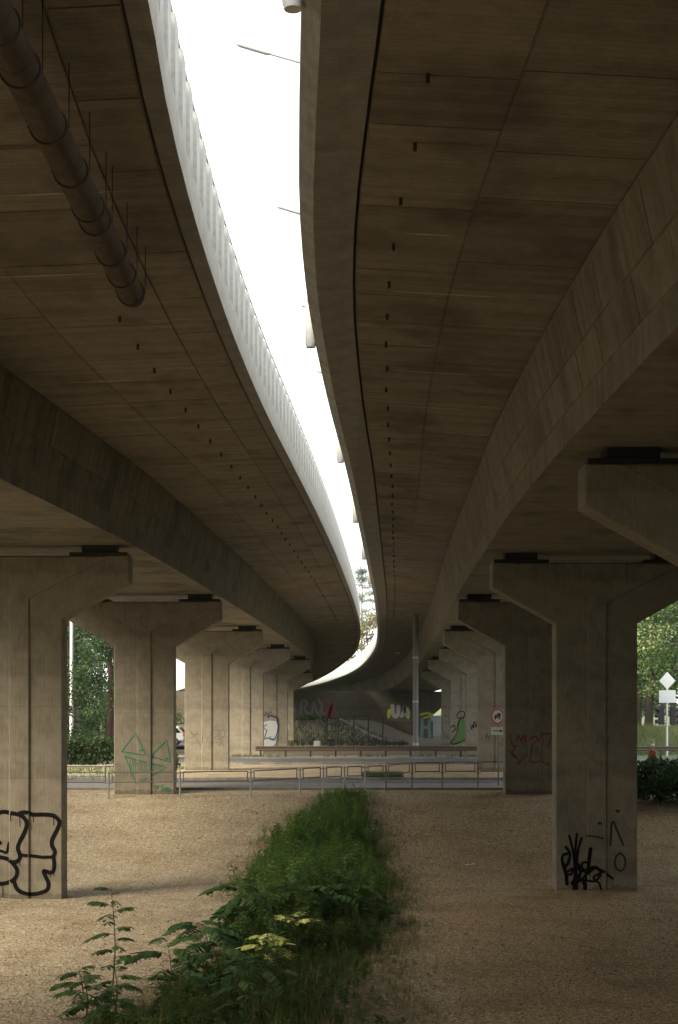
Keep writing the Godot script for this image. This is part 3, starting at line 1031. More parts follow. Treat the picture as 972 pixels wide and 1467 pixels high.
func pier(x: float, d: float, side: int, label: String) -> Node3D:
	var y0 := height(x, -d)
	var top := EYE + along(LEVEL, d) - 2.25 - 0.32
	var o := thing("bridge_pier", Vector3(x, y0, -d), label, "bridge pier", "concrete piers under the left deck" if side < 0 else "concrete piers under the right deck")
	var h := top - y0
	var w := 1.25
	var poly := PackedVector2Array([Vector2(-w, -0.25), Vector2(-w, h - 1.85), Vector2(-3.2, h - 0.76), Vector2(-3.2, h), Vector2(3.2, h), Vector2(3.2, h - 0.76), Vector2(w, h - 1.85), Vector2(w, -0.25)])
	var s := Shape.new()
	s.prism(poly, -0.4, 0.4, 0.025)
	part("shaft", s, M.pier, o)
	var f := Shape.new()
	f.prism(PackedVector2Array([Vector2(-0.29, -0.25), Vector2(-0.29, h - 1.25), Vector2(-2.65, h - 0.03), Vector2(2.65, h - 0.03), Vector2(0.29, h - 1.25), Vector2(0.29, -0.25)]), 0.37, 0.46, 0.018)
	part("face_panel", f, M.pier, o)
	# pour joints, splash dirt at the foot and drip stains, each a thin mark on the face
	var y := 1.1 + rng.randf() * 0.6
	while y < h - 2.0:
		var j := Shape.new()
		j.box(Vector3(-1.22, y, 0.3), Vector3(-0.292, y + 0.012, 0.4025))
		j.box(Vector3(0.292, y + 0.004, 0.3), Vector3(1.22, y + 0.016, 0.4025))
		j.box(Vector3(-0.27, y, 0.4), Vector3(0.27, y + 0.012, 0.4625))
		part("pour_joint", j, M.stain_mark, o).set_meta("kind", "stuff")
		y += 1.9 + rng.randf() * 0.5
	for q in [[-1.22, -0.3, 0.4022], [-0.27, 0.27, 0.4622], [0.3, 1.22, 0.4022]]:
		var pts := [q[0], -0.1, q[1], -0.1]
		var n := 9
		for i in n + 1:
			pts.append(lerpf(q[1], q[0], float(i) / n))
			pts.append(0.05 + rng.randf() * 0.16)
		fill(o, "foot_stain", pts, M.stain_mark, q[2])
	for i in 5:
		var sx := rng.randf_range(-2.9, 2.9)
		var sl := rng.randf_range(0.25, 0.6) if absf(sx) > 1.2 else rng.randf_range(0.5, 1.6)
		var sw := rng.randf_range(0.015, 0.05)
		if absf(absf(sx) - 0.29) < 0.1:
			continue
		var sz := 0.463 if absf(sx) < (0.29 if sl > 1.0 else 2.0) else 0.4023
		if absf(sx) > 0.35:
			sz = 0.463
			sl = minf(sl, maxf(0.1, (2.6 - absf(sx)) * 0.5))
		fill(o, "drip_stain", [sx - sw, h - 0.04, sx + sw, h - 0.04, sx + sw * 0.7, h - sl * 0.6, sx + sw * 0.2, h - sl, sx - sw * 0.3, h - sl * 0.9, sx - sw * 0.8, h - sl * 0.5], M.stain_mark, sz)
	for k in [-1, 1]:
		var b := Shape.new()
		b.soft_box(Vector3(k * 2.3 - 0.85, h, -0.38), Vector3(k * 2.3 + 0.85, h + 0.11, 0.38), 0.01)
		part("bearing_plinth", b, M.dark_steel, o)
		b = Shape.new()
		b.soft_box(Vector3(k * 2.3 - 0.5, h + 0.11, -0.33), Vector3(k * 2.3 + 0.5, h + 0.33, 0.33), 0.02)
		part("bearing", b, M.black, o)
	return o

func piers() -> void:
	var p := pier(-9.35, 42.0, -1, "nearest pier of the left deck, black outlined bubble graffiti on its foot")
	strokes(p, "graffiti", TAG_BUBBLE, M.ink, 0.4, 0.0)
	var crack := [[0.02, -0.86, 0.4, -0.85, 0.1, -0.84, -0.02]]
	strokes(p, "drip", crack, M.ink_faded, 0.4, 0.0)
	p = pier(-8.1, 59.5, -1, "pale left pier with green triangle face drawn on it")
	strokes(p, "graffiti", TAG_TRIANGLES, M.ink_green, 0.4, 0.0)
	p = pier(-7.55, 81.5, -1, "left pier with thin faint scribbles, standing between the two roads")
	strokes(p, "graffiti", TAG_THIN, M.ink_thin, 0.4, 0.0)
	pier(-6.8, 104.5, -1, "shaded left pier behind the far road, without graffiti")
	p = pier(-5.75, 125.0, -1, "far left pier painted with white and blue bubble letters")
	fill(p, "graffiti", [-1.35, 2.0, -0.95, 2.35, -0.35, 2.5, 0.25, 2.45, 0.42, 1.9, 0.38, 1.2, 0.2, 0.55, -0.1, 0.2, -0.55, 0.25, -1.2, 0.2, -1.4, 0.9], M.paint_white, 0.466)
	strokes(p, "graffiti_outline", TAG_BUBBLE_BLUE, M.ink_blue, 0.47, 0.0)
	pier(-5.9, 146.0, -1, "farthest left pier, mostly hidden by the one with white letters")
	pier(7.72, 26.5, 1, "nearest pier of the right deck, only its cap arm reaching into view")
	p = pier(7.9, 44.0, 1, "dark right pier with black plant-like graffiti at its foot")
	var bold := TAG_PLANT.map(func(l): return [l[0] * 1.5] + l.slice(1))
	bold.append_array([[0.12, -0.3, 0.35, -0.25, 0.9, -0.2, 1.3], [0.1, -0.55, 0.8, -0.3, 0.55, -0.05, 0.75, 0.15, 0.6], [0.09, -0.7, 1.05, -0.5, 0.6, -0.55, 0.3]])
	strokes(p, "graffiti", bold, M.ink, 0.4, 0.0)
	strokes(p, "faded_graffiti", TAG_FADED, M.ink_faded, 0.4, 0.0)
	p = pier(8.15, 59.5, 1, "right pier covered with thin red scrawl beside the railing")
	strokes(p, "graffiti", TAG_RED_LARGE.map(func(l): return [l[0] * 2.0] + l.slice(1)), M.ink_red, 0.4, 0.0)
	p = pier(9.2, 81.5, 1, "right pier directly behind the round truck sign")
	strokes(p, "graffiti", TAG_RED_SMALL, M.ink_red, 0.4, 0.0)
	p = pier(10.6, 105.0, 1, "pale edged right pier at the guardrail with small black scrawl")
	strokes(p, "graffiti", TAG_SCRAWL, M.ink, 0.4, 0.0)
	p = pier(11.0, 125.0, 1, "right pier beyond the guardrail with green letter graffiti")
	fill(p, "graffiti", [-0.1, 2.6, 0.15, 2.5, 0.3, 1.0, -0.6, 0.55, -1.15, 0.5, -0.7, 1.3, -0.45, 2.4], M.paint_leaf, 0.47)
	strokes(p, "graffiti_outline", [[0.12, -0.1, 2.7, -0.5, 2.4, -0.7, 1.3, -1.2, 0.5, -0.6, 0.5, 0.3, 1.0], [0.1, -0.7, 2.9, -0.4, 3.3, 0.0, 3.2, -0.1, 2.8, -0.6, 2.7], [0.1, -1.2, 1.9, -0.9, 2.1, -0.8, 1.7, -1.1, 1.5]], M.ink, 0.4, 0.0)
	p = pier(11.55, 143.0, 1, "farthest right pier with grey round face graffiti")
	strokes(p, "graffiti", [[0.16, -1.1, 2.6, -1.15, 1.4, -0.6, 0.6, 0.0, 0.5, 0.6, 1.2, 0.8, 2.4], [0.14, -0.9, 2.2, -0.3, 2.3, 0.1, 2.1], [0.12, -0.5, 1.5, 0.0, 1.2, 0.3, 1.5], [0.12, -1.0, 3.0, -0.5, 2.7, 0.2, 2.9]], M.paint_grey, 0.4, 0.0)

# ------------------------------------------------------------------ abutment and things under the decks
func abutments() -> void:
	var o := thing("abutment", Vector3.ZERO, "shaded concrete abutment wall with faded graffiti where both decks end", "abutment wall")
	var s := Shape.new()
	s.soft_box(Vector3(-30, -0.6, -180.0), Vector3(11.5, 5.8, -178.0), 0.03)
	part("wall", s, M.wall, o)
	s = Shape.new()
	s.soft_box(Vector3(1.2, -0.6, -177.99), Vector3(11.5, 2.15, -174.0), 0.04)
	part("wall_base", s, M.wall, o)
	s = Shape.new()
	s.soft_box(Vector3(11.51, -0.6, -184.0), Vector3(17.5, 2.75, -183.0), 0.03)
	part("wing_wall", s, M.parapet, o)
	var b := Shape.new()
	b.prism(PackedVector2Array([Vector2(11.5, 5.8), Vector2(11.5, 2.6), Vector2(13.4, 4.2), Vector2(16.0, 5.8)]), -180.0, -178.2)
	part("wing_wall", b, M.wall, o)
	b = Shape.new()
	b.box(Vector3(8.75, -0.3, -173.99), Vector3(9.15, 2.1, -173.9))
	part("wall_joint", b, M.groove, o)
	# painted letters on the wall, 4 mm proud of it
	strokes(o, "graffiti", [[0.5, 6.7, 4.0, 6.75, 3.0, 7.1, 2.65, 7.4, 3.0, 7.45, 3.9]], M.paint_letter, -177.99, 0.0, "white painted letter high on the wall")
	strokes(o, "graffiti", [[0.45, 7.85, 2.7, 8.1, 3.2, 8.2, 3.95, 8.35, 3.2, 8.5, 2.75]], M.paint_letter, -177.985, 0.0, "white painted letter beside the first")
	strokes(o, "graffiti", [[0.35, 8.65, 2.5, 8.75, 3.2, 8.55, 3.7]], M.paint_lime, -177.99, 0.0, "lime green paint beside the white letters")
	strokes(o, "graffiti", [[0.4, 6.2, 2.6, 6.3, 3.4]], M.paint_lime, -177.99, 0.0, "lime green paint beside the white letters")
	strokes(o, "graffiti", [[0.4, 10.1, 0.2, 10.2, 1.5, 10.15, 2.3]], M.paint_teal, -173.98, 0.0, "grey blue block letter on the lower wall")
	strokes(o, "graffiti", [[0.4, 11.1, 0.2, 11.0, 1.4, 11.1, 2.2]], M.paint_teal, -173.98, 0.0, "grey blue block letter on the lower wall")
	strokes(o, "graffiti", [[0.35, 10.2, 1.3, 11.0, 1.4]], M.paint_teal, -173.98, 0.0, "grey blue block letter on the lower wall")
	strokes(o, "graffiti", [[0.3, 10.0, 2.9, 10.8, 3.1, 11.4, 2.9]], M.paint_lime, -173.96, 0.0)
	strokes(o, "graffiti", [[0.25, 10.4, 2.5, 11.2, 2.7]], M.paint_lime, -173.96, 0.0)
	strokes(o, "graffiti", [[0.7, -1.4, 2.6, -1.3, 3.4, -0.95, 4.1, -0.9, 3.0, -1.2, 2.5]], M.paint_maroon, -177.99, 0.0, "dark red paint in the strip of daylight")
	strokes(o, "graffiti", [[0.3, -4.8, 3.0, -4.6, 4.6, -4.0, 4.4, -4.3, 3.6, -3.8, 3.0]], M.paint_grey, -177.99, 0.0, "faded grey letters on the left half of the wall")
	strokes(o, "graffiti", [[0.3, -3.4, 3.0, -3.2, 4.5, -2.7, 3.0]], M.paint_grey, -177.99, 0.0, "faded grey letters on the left half of the wall")
	strokes(o, "graffiti", [[0.35, -2.5, 4.7, -2.1, 4.0, -2.3, 3.1, -1.8, 3.0]], M.paint_grey, -177.99, 0.0, "faded grey letters on the left half of the wall")
	strokes(o, "graffiti", [[0.25, -6.2, 3.0, -5.9, 4.3, -5.4, 3.2]], M.paint_grey, -177.99, 0.0, "faded grey letters on the left half of the wall")
	strokes(o, "graffiti", [[0.3, -3.0, 1.9, -2.2, 2.4, -2.6, 3.1]], M.paint_leaf, -177.97, 0.0)
	strokes(o, "graffiti", [[0.25, -5.2, 2.2, -4.6, 2.7]], M.paint_leaf, -177.97, 0.0)
	# the abutment from whose bank one looks out
	var near := thing("abutment", Vector3.ZERO, "concrete abutment wall at the viewer's back, closing the near end under both decks", "abutment wall")
	s = Shape.new()
	s.soft_box(Vector3(-19.5, -0.6, 2.6), Vector3(18.0, 8.15, 3.6), 0.03)
	part("wall", s, M.wall, near)
	s = Shape.new()
	s.soft_box(Vector3(-19.5, 8.16, 3.6), Vector3(18.0, 10.25, 4.4), 0.03)
	part("back_wall", s, M.wall, near)
	# pale kerb that curves up the bank
	var k := thing("path_edging", Vector3.ZERO, "pale curved concrete edging climbing the grass bank before the abutment", "path edging")
	var pts := []
	for i in 21:
		var t := i / 20.0
		var x := lerpf(8.3, -0.2, t)
		var d := lerpf(148.0, 173.0, t) - sin(t * PI) * 3.0
		pts.append(Vector3(x, height(x, -d) + 0.1, -d))
	for i in 20:
		var e := Shape.new()
		var a: Vector3 = pts[i]
		var q: Vector3 = pts[i + 1]
		var sd := (q - a).cross(Vector3.UP).normalized() * 0.14
		var g := (q - a).normalized() * 0.02
		var dn := Vector3(0, -0.3, 0)
		var up := Vector3(0, 0.12, 0)
		e.chunk([a - sd + dn + g, a + sd + dn + g, q + sd + dn - g, q - sd + dn - g, a - sd + up + g, a + sd + up + g, q + sd + up - g, q - sd + up - g])
		part("edging_stone", e, M.kerb[1], k)
	# tall dark frames of a fence at the foot of the bank
	var f := thing("steel_fence", Vector3(0, 0, -138.0), "tall dark steel fence of open frames before the grass bank", "fence")
	var px := [-1.15, -0.05, 1.45, 2.85, 4.25]
	for x in px:
		var e := Shape.new()
		e.box(Vector3(x - 0.06, height(x, -138.0) - 0.3, -0.06), Vector3(x + 0.06, 2.85 if x > -0.5 else 2.7, 0.06))
		part("post", e, M.dark_steel, f)
	for r in [[-0.05, 2.85, 2.8], [-1.15, -0.05, 1.35], [1.45, 2.85, 0.35], [-1.15, -0.05, 2.65], [2.85, 4.25, 0.3]]:
		var e := Shape.new()
		e.box(Vector3(r[0] + 0.06, r[2], -0.035), Vector3(r[1] - 0.06, r[2] + 0.1, 0.035))
		part("rail", e, M.dark_steel, f)
	var cb := Shape.new()
	cb.soft_box(Vector3(-0.32, -0.1, -0.3), Vector3(0.32, 0.52, 0.3), 0.04)
	var c := part("concrete_block", cb, M.parapet)
	c.position = Vector3(-2.1, height(-2.1, -137.0), -137.0)
	tag(c, "small pale concrete block left of the tall dark fence", "concrete block")
	var bn := thing("waste_bin", Vector3(-0.72, height(-0.7, -136.6), -136.6), "low black bin at the foot of the tall dark fence", "bin")
	cb = Shape.new()
	cb.soft_box(Vector3(-0.3, 0.0, -0.3), Vector3(0.3, 0.62, 0.3), 0.05)
	part("body", cb, M.black, bn)
	cb = Shape.new()
	cb.soft_box(Vector3(-0.34, 0.622, -0.34), Vector3(0.34, 0.72, 0.34), 0.04)
	part("lid", cb, M.rubber, bn)
	# round column standing at the guardrail, up to the soffit
	var col := thing("drain_column", Vector3(5.58, 0.0, -103.6), "grey round steel column rising from the guardrail to the right soffit", "drain pipe")
	var e := Shape.new()
	e.tube([Vector3(0, -0.2, 0), Vector3(0, 10.38, 0)], [0.2, 0.2], 14)
	part("pipe", e, M.column_paint, col)
	for y in [0.9, 4.0, 7.2]:
		e = Shape.new()
		e.tube([Vector3(0, y, 0), Vector3(0, y + 0.12, 0)], [0.225, 0.225], 14)
		part("collar", e, M.galvanised, col)
	col = thing("drain_column", Vector3(-4.7, 0.0, -128.5), "thin pale pole with small white box beside the white lettered pier", "pole")
	e = Shape.new()
	e.tube([Vector3(0, -0.2, 0), Vector3(0, 6.0, 0)], [0.12, 0.11], 10)
	part("pipe", e, M.parapet, col)
	e = Shape.new()
	e.soft_box(Vector3(-0.16, 1.7, 0.1), Vector3(0.16, 2.2, 0.24), 0.02)
	part("box", e, M.white_paint, col)
	var lamp := thing("soffit_lamp", deck_point(1, 150.0, 2.5, -0.01), "small white lamp fitting fixed under the right deck", "lamp")
	e = Shape.new()
	e.soft_box(Vector3(-0.28, -0.06, -0.16), Vector3(0.28, 0.06, 0.16), 0.02)
	part("base", e, M.galvanised, lamp)
	e = Shape.new()
	e.soft_box(Vector3(-0.24, -0.2, -0.13), Vector3(0.24, -0.062, 0.13), 0.05)
	part("diffuser", e, M.white_paint, lamp)

func hung_pipe() -> void:
	var o := thing("hung_pipe", Vector3.ZERO, "thick grey drain pipe hung on rods under the left deck", "pipe")
	var at := func(d: float) -> Vector3:
		return Vector3(-3.19 - (d - 14.0) * 0.001, EYE + 6.42, -d)
	var cuts := [10.5, 13.9, 15.6, 16.9, 18.1, 19.9, 22.0]
	for i in cuts.size() - 1:
		var s := Shape.new()
		s.tube([at.call(cuts[i]), at.call(cuts[i + 1] - 0.012)], [0.195, 0.195], 24, i > 0 and i < cuts.size() - 2)
		part("pipe_length", s, M.pipe, o)
		if i == cuts.size() - 2:
			var inner := Shape.new()
			inner.tube([at.call(cuts[i] + 0.2), at.call(cuts[i + 1] - 0.02)], [0.175, 0.175], 24, false)
			inner.tube([at.call(cuts[i] + 0.15), at.call(cuts[i] + 0.2)], [0.17, 0.17], 24)
			part("bore", inner, M.black, o)
	for d in [13.3, 14.2, 15.6, 16.9, 18.1, 18.6, 19.9, 20.9, 21.8]:
		var s := Shape.new()
		var p: Vector3 = at.call(d)
		s.tube([p, p + Vector3(0, 0, -0.05)], [0.215, 0.215], 24)
		var ring := part("pipe_clamp", s, M.rust, o)
		for k in [-1, 1]:
			var r := Shape.new()
			var top := EYE + 7.1 + 0.02
			r.tube([p + Vector3(k * 0.225, -0.02, -0.025), Vector3(p.x + k * 0.225, top, p.z - 0.025)], [0.007, 0.007], 5)
			part("hanger_rod", r, M.dark_steel, ring)

func lamp_posts() -> void:
	var n := 0
	for d in [14.5, 28.0, 41.0, 54.2, 67.4, 80.5]:
		n += 1
		var q := deck_point(1, d, -0.09, 0.0)
		var which: String = ["nearest lamp post of the right deck, its white foot hanging over the gap", "second lamp post of the right deck from the viewer, pale tubular foot", "third lamp post of the right deck with long arm across the sky", "fourth lamp post of the right deck with small arm across the sky", "fifth lamp post of the right deck, its foot small in the gap", "farthest lamp post of the right deck, a pale foot in the gap"][n - 1]
		var o := thing("lamp_post", q, which, "street lamp", "lamp posts along the right deck")
		var s := Shape.new()
		s.tube([Vector3(0, 0.05, 0), Vector3(0, 0.12, 0), Vector3(0, 0.85, 0), Vector3(0, 0.9, 0)], [0.09, 0.11, 0.11, 0.09], 18)
		part("foot", s, M.white_paint, o)
		s = Shape.new()
		s.tube([Vector3(0, 0.89, 0), Vector3(0, 11.2, 0)], [0.075, 0.05], 12)
		part("pole", s, M.galvanised, o)
		s = Shape.new()
		s.box(Vector3(0.1, 0.3, -0.08), Vector3(0.24, 0.42, 0.08))
		s.box(Vector3(0.1, 0.75, -0.08), Vector3(0.24, 0.87, 0.08))
		part("bracket", s, M.galvanised, o).set_meta("kind", "stuff")
		s = Shape.new()
		s.tube([Vector3(0, 11.0, 0), Vector3(-0.35, 11.35, 0), Vector3(-2.1, 11.85, 0)], [0.04, 0.035, 0.03], 8)
		part("arm", s, M.galvanised, o)
		s = Shape.new()
		s.tube([Vector3(-2.0, 11.83, 0), Vector3(-2.15, 11.86, 0), Vector3(-2.9, 12.08, 0), Vector3(-3.0, 12.11, 0)], [0.035, 0.06, 0.055, 0.02], 8)
		part("lamp_head", s, M.galvanised, o)

# ------------------------------------------------------------------ railings
func bar(parent: Node3D, called: String, a: Vector3, b: Vector3, r: float, mat: Material) -> void:
	var s := Shape.new()
	s.tube([a, b], [r, r], 8)
	part(called, s, mat, parent)

func railing() -> void:
	var o := thing("pedestrian_railing", Vector3.ZERO, "low steel pedestrian railing of framed panels along the near pavement", "railing")
	var posts := [[-15.2, 58.0], [-12.3, 58.0], [-9.4, 58.0], [-6.5, 58.1], [-3.62, 58.3], [-1.62, 59.0], [-0.65, 59.4], [0.23, 59.7], [1.09, 59.9], [1.99, 60.2], [3.13, 60.9], [4.45, 61.2], [6.0, 61.4], [7.9, 61.6], [9.8, 61.6], [11.7, 61.6]]
	var feet := []
	for p in posts:
		var y := height(p[0], -p[1]) + (0.1 if p[1] > 60.8 else 0.0)
		feet.append(Vector3(p[0], y, -p[1]))
	for i in feet.size():
		bar(o, "post", feet[i] + Vector3(0, -0.2, 0), feet[i] + Vector3(0, 1.12, 0), 0.038, M.galvanised if i < 9 else M.rail_paint)
		if i == feet.size() - 1:
			break
		var d: Vector3 = (feet[i + 1] - feet[i])
		var g := d.normalized() * 0.14
		var a: Vector3 = feet[i] + g
		var b: Vector3 = feet[i + 1] - g
		var m: Material = M.rail_paint
		for y in [1.08, 0.68]:
			bar(o, "rail", a + Vector3(0, y, 0), b + Vector3(0, y, 0), 0.024, m)
			bar(o, "stub", feet[i] + Vector3(0, y - 0.05, 0), a + Vector3(0, y - 0.05, 0), 0.014, m)
			bar(o, "stub", b + Vector3(0, y - 0.05, 0), feet[i + 1] + Vector3(0, y - 0.05, 0), 0.014, m)
		bar(o, "frame_bar", a + Vector3(0, 0.68, 0), a + Vector3(0, 1.08, 0), 0.024, m)
		bar(o, "frame_bar", b + Vector3(0, 0.68, 0), b + Vector3(0, 1.08, 0), 0.024, m)
	# low timber rail before the hedge
	o = thing("low_rail", Vector3(0, 0, -75.2), "low pale timber rail on the grass before the dark hedge", "rail")
	for i in 6:
		var x := -12.4 - i * 2.6
		bar(o, "post", Vector3(x, -0.2, 0), Vector3(x, 0.46, 0), 0.06, M.kerb[2])
		if i < 5:
			bar(o, "rail", Vector3(x + 0.05, 0.47, 0), Vector3(x - 2.55, 0.47, 0), 0.045, M.kerb[2])

func guardrail() -> void:
	var o := thing("guardrail", Vector3(0, 0, -102.4), "long rusty dark guardrail along the far side of the second road", "guardrail")
	var prof := [Vector2(0.0, 0.50), Vector2(0.05, 0.53), Vector2(0.05, 0.60), Vector2(0.0, 0.65), Vector2(0.0, 0.69), Vector2(0.05, 0.74), Vector2(0.05, 0.81), Vector2(0.0, 0.84)]
	var x := -6.0
	while x < 30.0:
		var s := Shape.new()
		for f in [0.0, -0.012]:
			for i in prof.size() - 1:
				s.quad(Vector3(x, prof[i].y, prof[i].x + 0.1 + f), Vector3(x + 3.57, prof[i].y, prof[i].x + 0.1 + f), Vector3(x + 3.57, prof[i + 1].y, prof[i + 1].x + 0.1 + f), Vector3(x, prof[i + 1].y, prof[i + 1].x + 0.1 + f), Vector3.BACK if f == 0.0 else Vector3.FORWARD)
		part("beam", s, M.rust, o)
		for k in 2:
			var p := Shape.new()
			p.box(Vector3(x + 0.3 + k * 1.8, -0.3, -0.05), Vector3(x + 0.42 + k * 1.8, 0.82, 0.085))
			part("post", p, M.dark_steel, o)
		x += 3.6

func disc(s: Shape, c: Vector3, r: float, n: int, hole := 0.0) -> void:
	for k in n:
		var a := TAU * k / n
		var b := TAU * (k + 1) / n
		var pa := c + Vector3(cos(a), sin(a), 0) * r
		var pb := c + Vector3(cos(b), sin(b), 0) * r
		if hole > 0.0:
			s.quad(pa, pb, c + Vector3(cos(b), sin(b), 0) * hole, c + Vector3(cos(a), sin(a), 0) * hole, Vector3.BACK)
		else:
			s.tri(c, pa, pb, Vector3.BACK)

func flat(parent: Node3D, called: String, pts: Array, z: float, mat: Material) -> void:
	fill(parent, called, pts, mat, z)

func street_things() -> void:
	# round lorry sign with an arrow plate
	var o := thing("traffic_sign", Vector3(7.05, 0.05, -62.9), "round red rimmed no lorries sign above a white arrow plate", "traffic sign")
	var s := Shape.new()
	s.tube([Vector3(0, -0.2, 0), Vector3(0, 3.5, 0)], [0.032, 0.032], 10)
	part("pole", s, M.rail_paint, o)
	var face := Node3D.new()
	face.name = "sign_face"
	o.add_child(face)
	face.rotation.y = deg_to_rad(-46)
	s = Shape.new()
	var ring := PackedVector2Array()
	for k in 32:
		ring.append(Vector2(cos(TAU * k / 32.0), sin(TAU * k / 32.0)) * 0.39 + Vector2(0, 3.1))
	s.prism(ring, 0.04, 0.055)
	part("disc", s, M.sign_back, face)
	s = Shape.new()
	disc(s, Vector3(0, 3.1, 0.059), 0.385, 32, 0.28)
	part("red_rim", s, M.sign_red, face)
	s = Shape.new()
	disc(s, Vector3(0, 3.1, 0.059), 0.28, 32)
	part("white_field", s, M.sign_white, face)
	s = Shape.new()
	s.quad(Vector3(-0.02, 3.06, 0.063), Vector3(0.19, 3.06, 0.063), Vector3(0.19, 3.24, 0.063), Vector3(-0.02, 3.24, 0.063), Vector3.BACK)
	s.quad(Vector3(-0.2, 3.04, 0.063), Vector3(-0.03, 3.04, 0.063), Vector3(-0.03, 3.17, 0.063), Vector3(-0.14, 3.17, 0.063), Vector3.BACK)
	s.quad(Vector3(-0.2, 3.01, 0.063), Vector3(0.19, 3.01, 0.063), Vector3(0.19, 3.045, 0.063), Vector3(-0.2, 3.045, 0.063), Vector3.BACK)
	disc(s, Vector3(-0.12, 2.99, 0.063), 0.045, 12)
	disc(s, Vector3(0.12, 2.99, 0.063), 0.045, 12)
	part("lorry_symbol", s, M.black, face).set_meta("kind", "stuff")
	s = Shape.new()
	s.soft_box(Vector3(-0.37, 2.28, 0.04), Vector3(0.37, 2.62, 0.055), 0.004)
	part("plate", s, M.sign_white, face)
	s = Shape.new()
	s.quad(Vector3(-0.28, 2.425, 0.059), Vector3(0.15, 2.425, 0.059), Vector3(0.15, 2.475, 0.059), Vector3(-0.28, 2.475, 0.059), Vector3.BACK)
	s.tri(Vector3(0.14, 2.36, 0.059), Vector3(0.31, 2.45, 0.059), Vector3(0.14, 2.54, 0.059), Vector3.BACK)
	part("arrow", s, M.black, face).set_meta("kind", "stuff")
	# traffic light seen from behind, with two sign backs above
	o = thing("traffic_light", Vector3(24.45, 0.0, -106.0), "black traffic light under a diamond sign and a square plate", "traffic light")
	s = Shape.new()
	s.tube([Vector3(0, -0.3, 0), Vector3(0, 3.0, 0), Vector3(0, 5.8, 0)], [0.09, 0.075, 0.06], 12)
	part("pole", s, M.sign_back, o)
	for k in [-1, 1]:
		var h := Shape.new()
		h.soft_box(Vector3(k * 0.42 - 0.22, 2.35, -0.12), Vector3(k * 0.42 + 0.22, 3.75, 0.14), 0.05)
		var hm := part("signal_head", h, M.black, o)
		for y in [2.6, 3.05, 3.5]:
			var v := Shape.new()
			v.tube([Vector3(k * 0.64, y, 0.0), Vector3(k * 0.88, y - 0.04, 0.0)], [0.16, 0.15], 12, false)
			part("visor", v, M.rubber, hm)
			v = Shape.new()
			v.tube([Vector3(k * 0.63, y, 0.0), Vector3(k * 0.66, y, 0.0)], [0.13, 0.12], 12)
			part("lens", v, M.sign_back, hm)
	s = Shape.new()
	s.prism(PackedVector2Array([Vector2(0, 4.96), Vector2(0.6, 5.62), Vector2(0, 6.28), Vector2(-0.6, 5.62)]), 0.08, 0.11)
	part("diamond_sign", s, M.sign_back, o)
	s = Shape.new()
	s.soft_box(Vector3(-0.62, 3.98, 0.08), Vector3(0.62, 4.9, 0.11), 0.01)
	part("square_plate", s, M.sign_back, o)
	# tall lamp column at the left
	o = thing("lamp_column", Vector3(-19.0, 0.0, -101.0), "tall white lamp column rising behind the hedge at the left", "street lamp")
	s = Shape.new()
	s.tube([Vector3(0, -0.3, 0), Vector3(0, 1.5, 0), Vector3(0, 1.6, 0), Vector3(0, 11.0, 0)], [0.16, 0.16, 0.13, 0.1], 14)
	part("pole", s, M.white_paint, o)
	s = Shape.new()
	s.tube([Vector3(0, 10.8, 0), Vector3(0.4, 11.2, 0), Vector3(1.8, 11.5, 0)], [0.05, 0.045, 0.04], 8)
	part("arm", s, M.white_paint, o)
	s = Shape.new()
	s.tube([Vector3(1.7, 11.5, 0), Vector3(1.85, 11.5, 0), Vector3(2.5, 11.6, 0), Vector3(2.6, 11.62, 0)], [0.06, 0.14, 0.12, 0.04], 8)
	part("lamp_head", s, M.galvanised, o)
	car()

